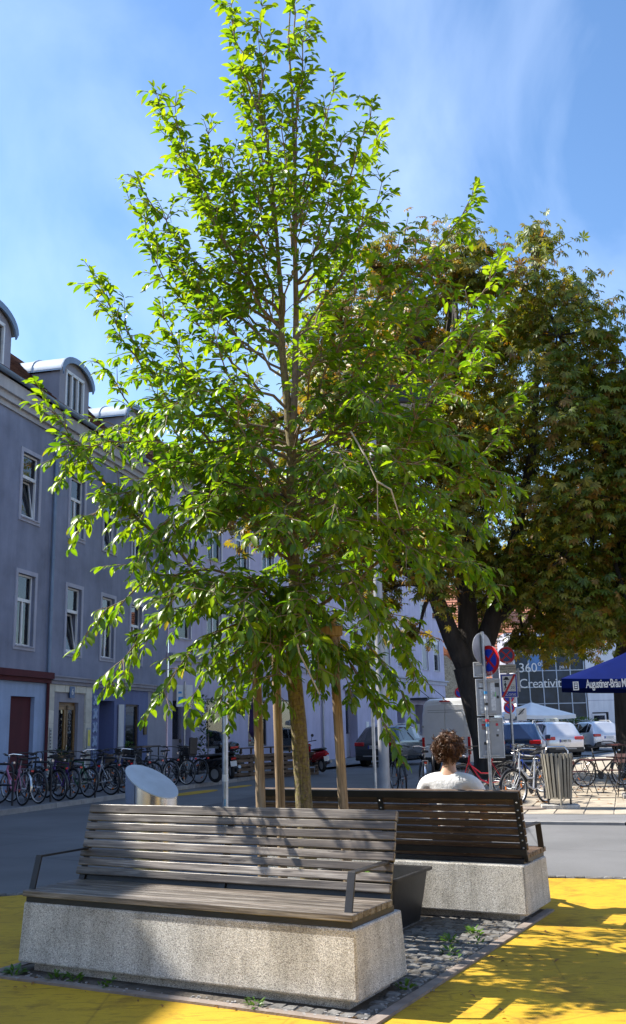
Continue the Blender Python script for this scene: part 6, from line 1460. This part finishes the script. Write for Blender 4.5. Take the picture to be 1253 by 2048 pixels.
# barrel, tables, planters
bt = thing('wine_barrel', 'wooden barrel before the blue shop niche', 'barrel', (-6.15, 30.6, .1)); 
MB().lathe([(.26, 0), (.31, .2), (.33, .42), (.31, .65), (.26, .85), (0, .85)], 20).build('staves', M['pallet'], bt, True)
for z_, r_ in ((.12, .295), (.3, .328), (.55, .328), (.73, .295)): MB().lathe([(r_, z_), (r_+.004, z_+.02), (r_, z_+.05)], 20).build('hoop', M['steel'], bt)
td = thing('high_table', 'dark narrow standing table below the shop window', 'table', (-5.6, 32.5, .1), AZ); MB().box(-.75, .75, -.25, .25, 1.0, 1.05).build('table_top', M['wood2'], td)
for x in (-.7, .7):
    for y in (-.2, .2): MB().tube([(x, y, 0), (x, y, 1.0)], .02, 6).build('leg', M['steel_dark'], td)
pb = thing('planter_box', 'square black planter box under the shop window banner', 'planter', (-5.95, 31.7, .1), AZ); MB().frustum((-.25, .25, -.25, .25), (-.32, .32, -.32, .32), 0, .95).build('box', M['plastic'], pb); herb('plant', pb, [(0, 0, .95, .25)], 50, .1, .3, M['weed'], 41)
pt = thing('potted_shrub', 'leafy potted shrub beside the dark red door', 'plant', (-7.15, 27.7, .1)); MB().lathe([(.16, 0), (.22, .35), (.2, .35), (.19, .3), (0, .3)], 16).build('pot', M['edging'], pt, True); herb('leaves', pt, [(0, 0, .4, .45), (.1, .1, .7, .35)], 90, .13, .5, M['weed'], 42, ((.02, .06, .01), (.05, .10, .02)))
iv = thing('climbing_plant', 'ivy climbing the drainpipe between doorway and shop window', 'plant', (-4.25, 38.6, .1)); MB().tube([(0, 0, 0), (.05, 0, 1), (0, 0, 2.4)], .02, 6).build('stem', M['twig'], iv); herb('leaves', iv, [(random.uniform(-.25, .25), random.uniform(-.15, .05), .4+i*.17, .3) for i in range(14)], 26, .13, .25, M['weed'], 43, ((.02, .07, .01), (.06, .13, .02)))
sbx = thing('flower_trough', 'trough with low shrubs under the shop window of the lilac building', 'planter', (-3.5, 39.3, .1), BZ); MB().box(-.9, .9, -.2, .2, 0, .4).build('trough', M['plastic'], sbx); herb('shrubs', sbx, [(x, 0, .4, .3) for x in (-.7, -.35, 0, .35, .7)], 60, .11, .35, M['weed'], 44, ((.02, .07, .01), (.07, .15, .02)))
# hedge in tubs behind the taxi
for i, (x, y, r_, h_) in enumerate(((12.6, 60, .9, 1.3), (14.0, 60.5, 1.0, 1.7), (15.4, 61, 1.0, 1.7), (16.6, 61.5, .8, 1.4))):
    b_ = thing('hedge_bush', ['yellow green bush left end of the hedge by the taxi', 'bush second from left in the hedge behind the taxi', 'bush third from left in the hedge behind the taxi', 'bush right end of the hedge by the open door'][i], 'bush', (x, y, 0), 0, 'hedge bushes behind the taxi')
    MB().tube([(0, 0, 0), (0, 0, .8)], .05, 6).build('stem', M['bark2'], b_); herb('leaves', b_, [(random.uniform(-.5, .5)*r_, random.uniform(-.4, .4)*r_, .25+h_*j/9, r_) for j in range(9)], 130, .16, .5, M['weed'], 50+i, ((.05, .10, .01), (.16, .22, .03)))
# lantern
ln = thing('garden_lantern', 'small black lantern on a post beside the white parasol', 'lantern', (11.1, 56, 0)); MB().lathe([(.04, 0), (.03, 1.55)], 8).build('post', M['black'], ln); MB().lathe([(.06, 1.55), (.12, 1.85), (.06, 1.87)], 6).build('glass', M['curtain'], ln); MB().lathe([(.16, 1.86), (.03, 2.0), (0, 2.05)], 6).build('roof', M['black'], ln)
# fallen chestnut leaves
rs = np.random.RandomState(3); nf = 260
pos = np.stack([rs.uniform(3, 10, nf), rs.uniform(19.5, 29, nf), np.full(nf, .062)], 1); th = rs.uniform(0, 6.28, nf)
ax = np.stack([np.cos(th), np.sin(th), rs.uniform(-.1, .1, nf)], 1); nn = np.stack([rs.normal(0, .2, nf), rs.normal(0, .2, nf), np.ones(nf)], 1)
o = link('fallen_leaves', leaves_mesh('fallen_leaves', *leaf_template(.45, .2, .2), frame_from(ax, nn), pos, rs.uniform(.08, .17, nf), np.array((.22, .09, .02))*rs.uniform(.5, 1.6, (nf, 1)), M['leaf2'])); o['kind'] = 'stuff'

# leaf litter and scuffs round the benches
rs = np.random.RandomState(8); nf = 150
uu = np.where(rs.uniform(0, 1, nf) < .6, rs.uniform(-3, 1.6, nf), rs.uniform(.1, .9, nf)); vv = np.where(rs.uniform(0, 1, nf) < .5, rs.normal(-.16, .1, nf), rs.uniform(-.4, 3.2, nf))
ok = ~((uu < .02) & (vv > -.06) & (vv < .74)) & ~((uu < .2) & (vv > 2.75)); uu, vv = uu[ok], vv[ok]; nf = len(uu)
pos = np.array([tuple(bl(a, b, .016)) for a, b in zip(uu, vv)]); th = rs.uniform(0, 6.28, nf)
ax = np.stack([np.cos(th), np.sin(th), rs.uniform(-.05, .25, nf)], 1); nn = np.stack([rs.normal(0, .3, nf), rs.normal(0, .3, nf), np.ones(nf)], 1)
o = link('leaf_litter', leaves_mesh('leaf_litter', *leaf_template(.5, .4, .3), frame_from(ax, nn), pos, rs.uniform(.012, .05, nf), np.array((.17, .09, .03))*rs.uniform(.4, 1.7, (nf, 1)), M['leaf2'])); o['kind'] = 'stuff'
# road repairs and a drain
ptm = asphalt_mat('asphalt_repair', (.105, .105, .11)); sm = mat('tar_seam', (.035, .035, .037), .6)
def patch(cx, cy, w, l, rz):
    c, s_ = math.cos(rz), math.sin(rz); f = lambda x, y: (cx+x*c-y*s_, cy+x*s_+y*c)
    sheet('road_patch', [f(-w/2, -l/2), f(w/2, -l/2), f(w/2, l/2), f(-w/2, l/2)], .006, ptm)
    for a, b, e, d in ((-w/2, w/2, -l/2-.03, -l/2+.02), (-w/2, w/2, l/2-.02, l/2+.03), (-w/2-.03, -w/2+.02, -l/2, l/2), (w/2-.02, w/2+.03, -l/2, l/2)): sheet('tar_seam', [f(a, e), f(b, e), f(b, d), f(a, d)], .0095+.0006*random.random(), sm)
patch(-1.2, 24, 1.0, 7, R_(-18))

# unseen houses added behind and right of viewpoint for darker shade and window reflections
def unseen_house(x0, y0, rz, ln, h, m, n):
    t = building('fill_blocker_house', None, (x0, y0, 0), rz); del t['category']; t['kind'] = 'structure'
    cs = [1.6+i*(ln-3.2)/(n-1) for i in range(n)]; hl = [(c-.5, c+.5, z0, z0+1.9, .25) for c in cs for z0 in (1.0, 4.4, 7.8)]
    holed_wall(MB(), 0, ln, 0, h, hl).build('wall', m, t)
    for c in cs:
        for z0 in (1.0, 4.4, 7.8): w_ = MB().box(c-.5, c+.5, .2, .24, z0, z0+1.9).build('window', M['white'], t); MB().box(c-.44, c+.44, .18, .2, z0+.06, z0+1.84).build('pane', M['carglass'], w_)
    MB().box(-.1, ln+.1, -.3, .3, h, h+.4).build('cornice', M['cream'], t); MB().prism([(-.4, h+.4), (5, h+4.4), (10, h+.4)], 0, ln, 'yz').build('roof', M['tile'], t); MB().box(0, ln, .3, 10, 0, h).build('body', m, t)
unseen_house(22, -13, R_(180), 44, 11.5, M['cream'], 16)
unseen_house(30, 44, R_(-82), 54, 12, M['trim'], 18)
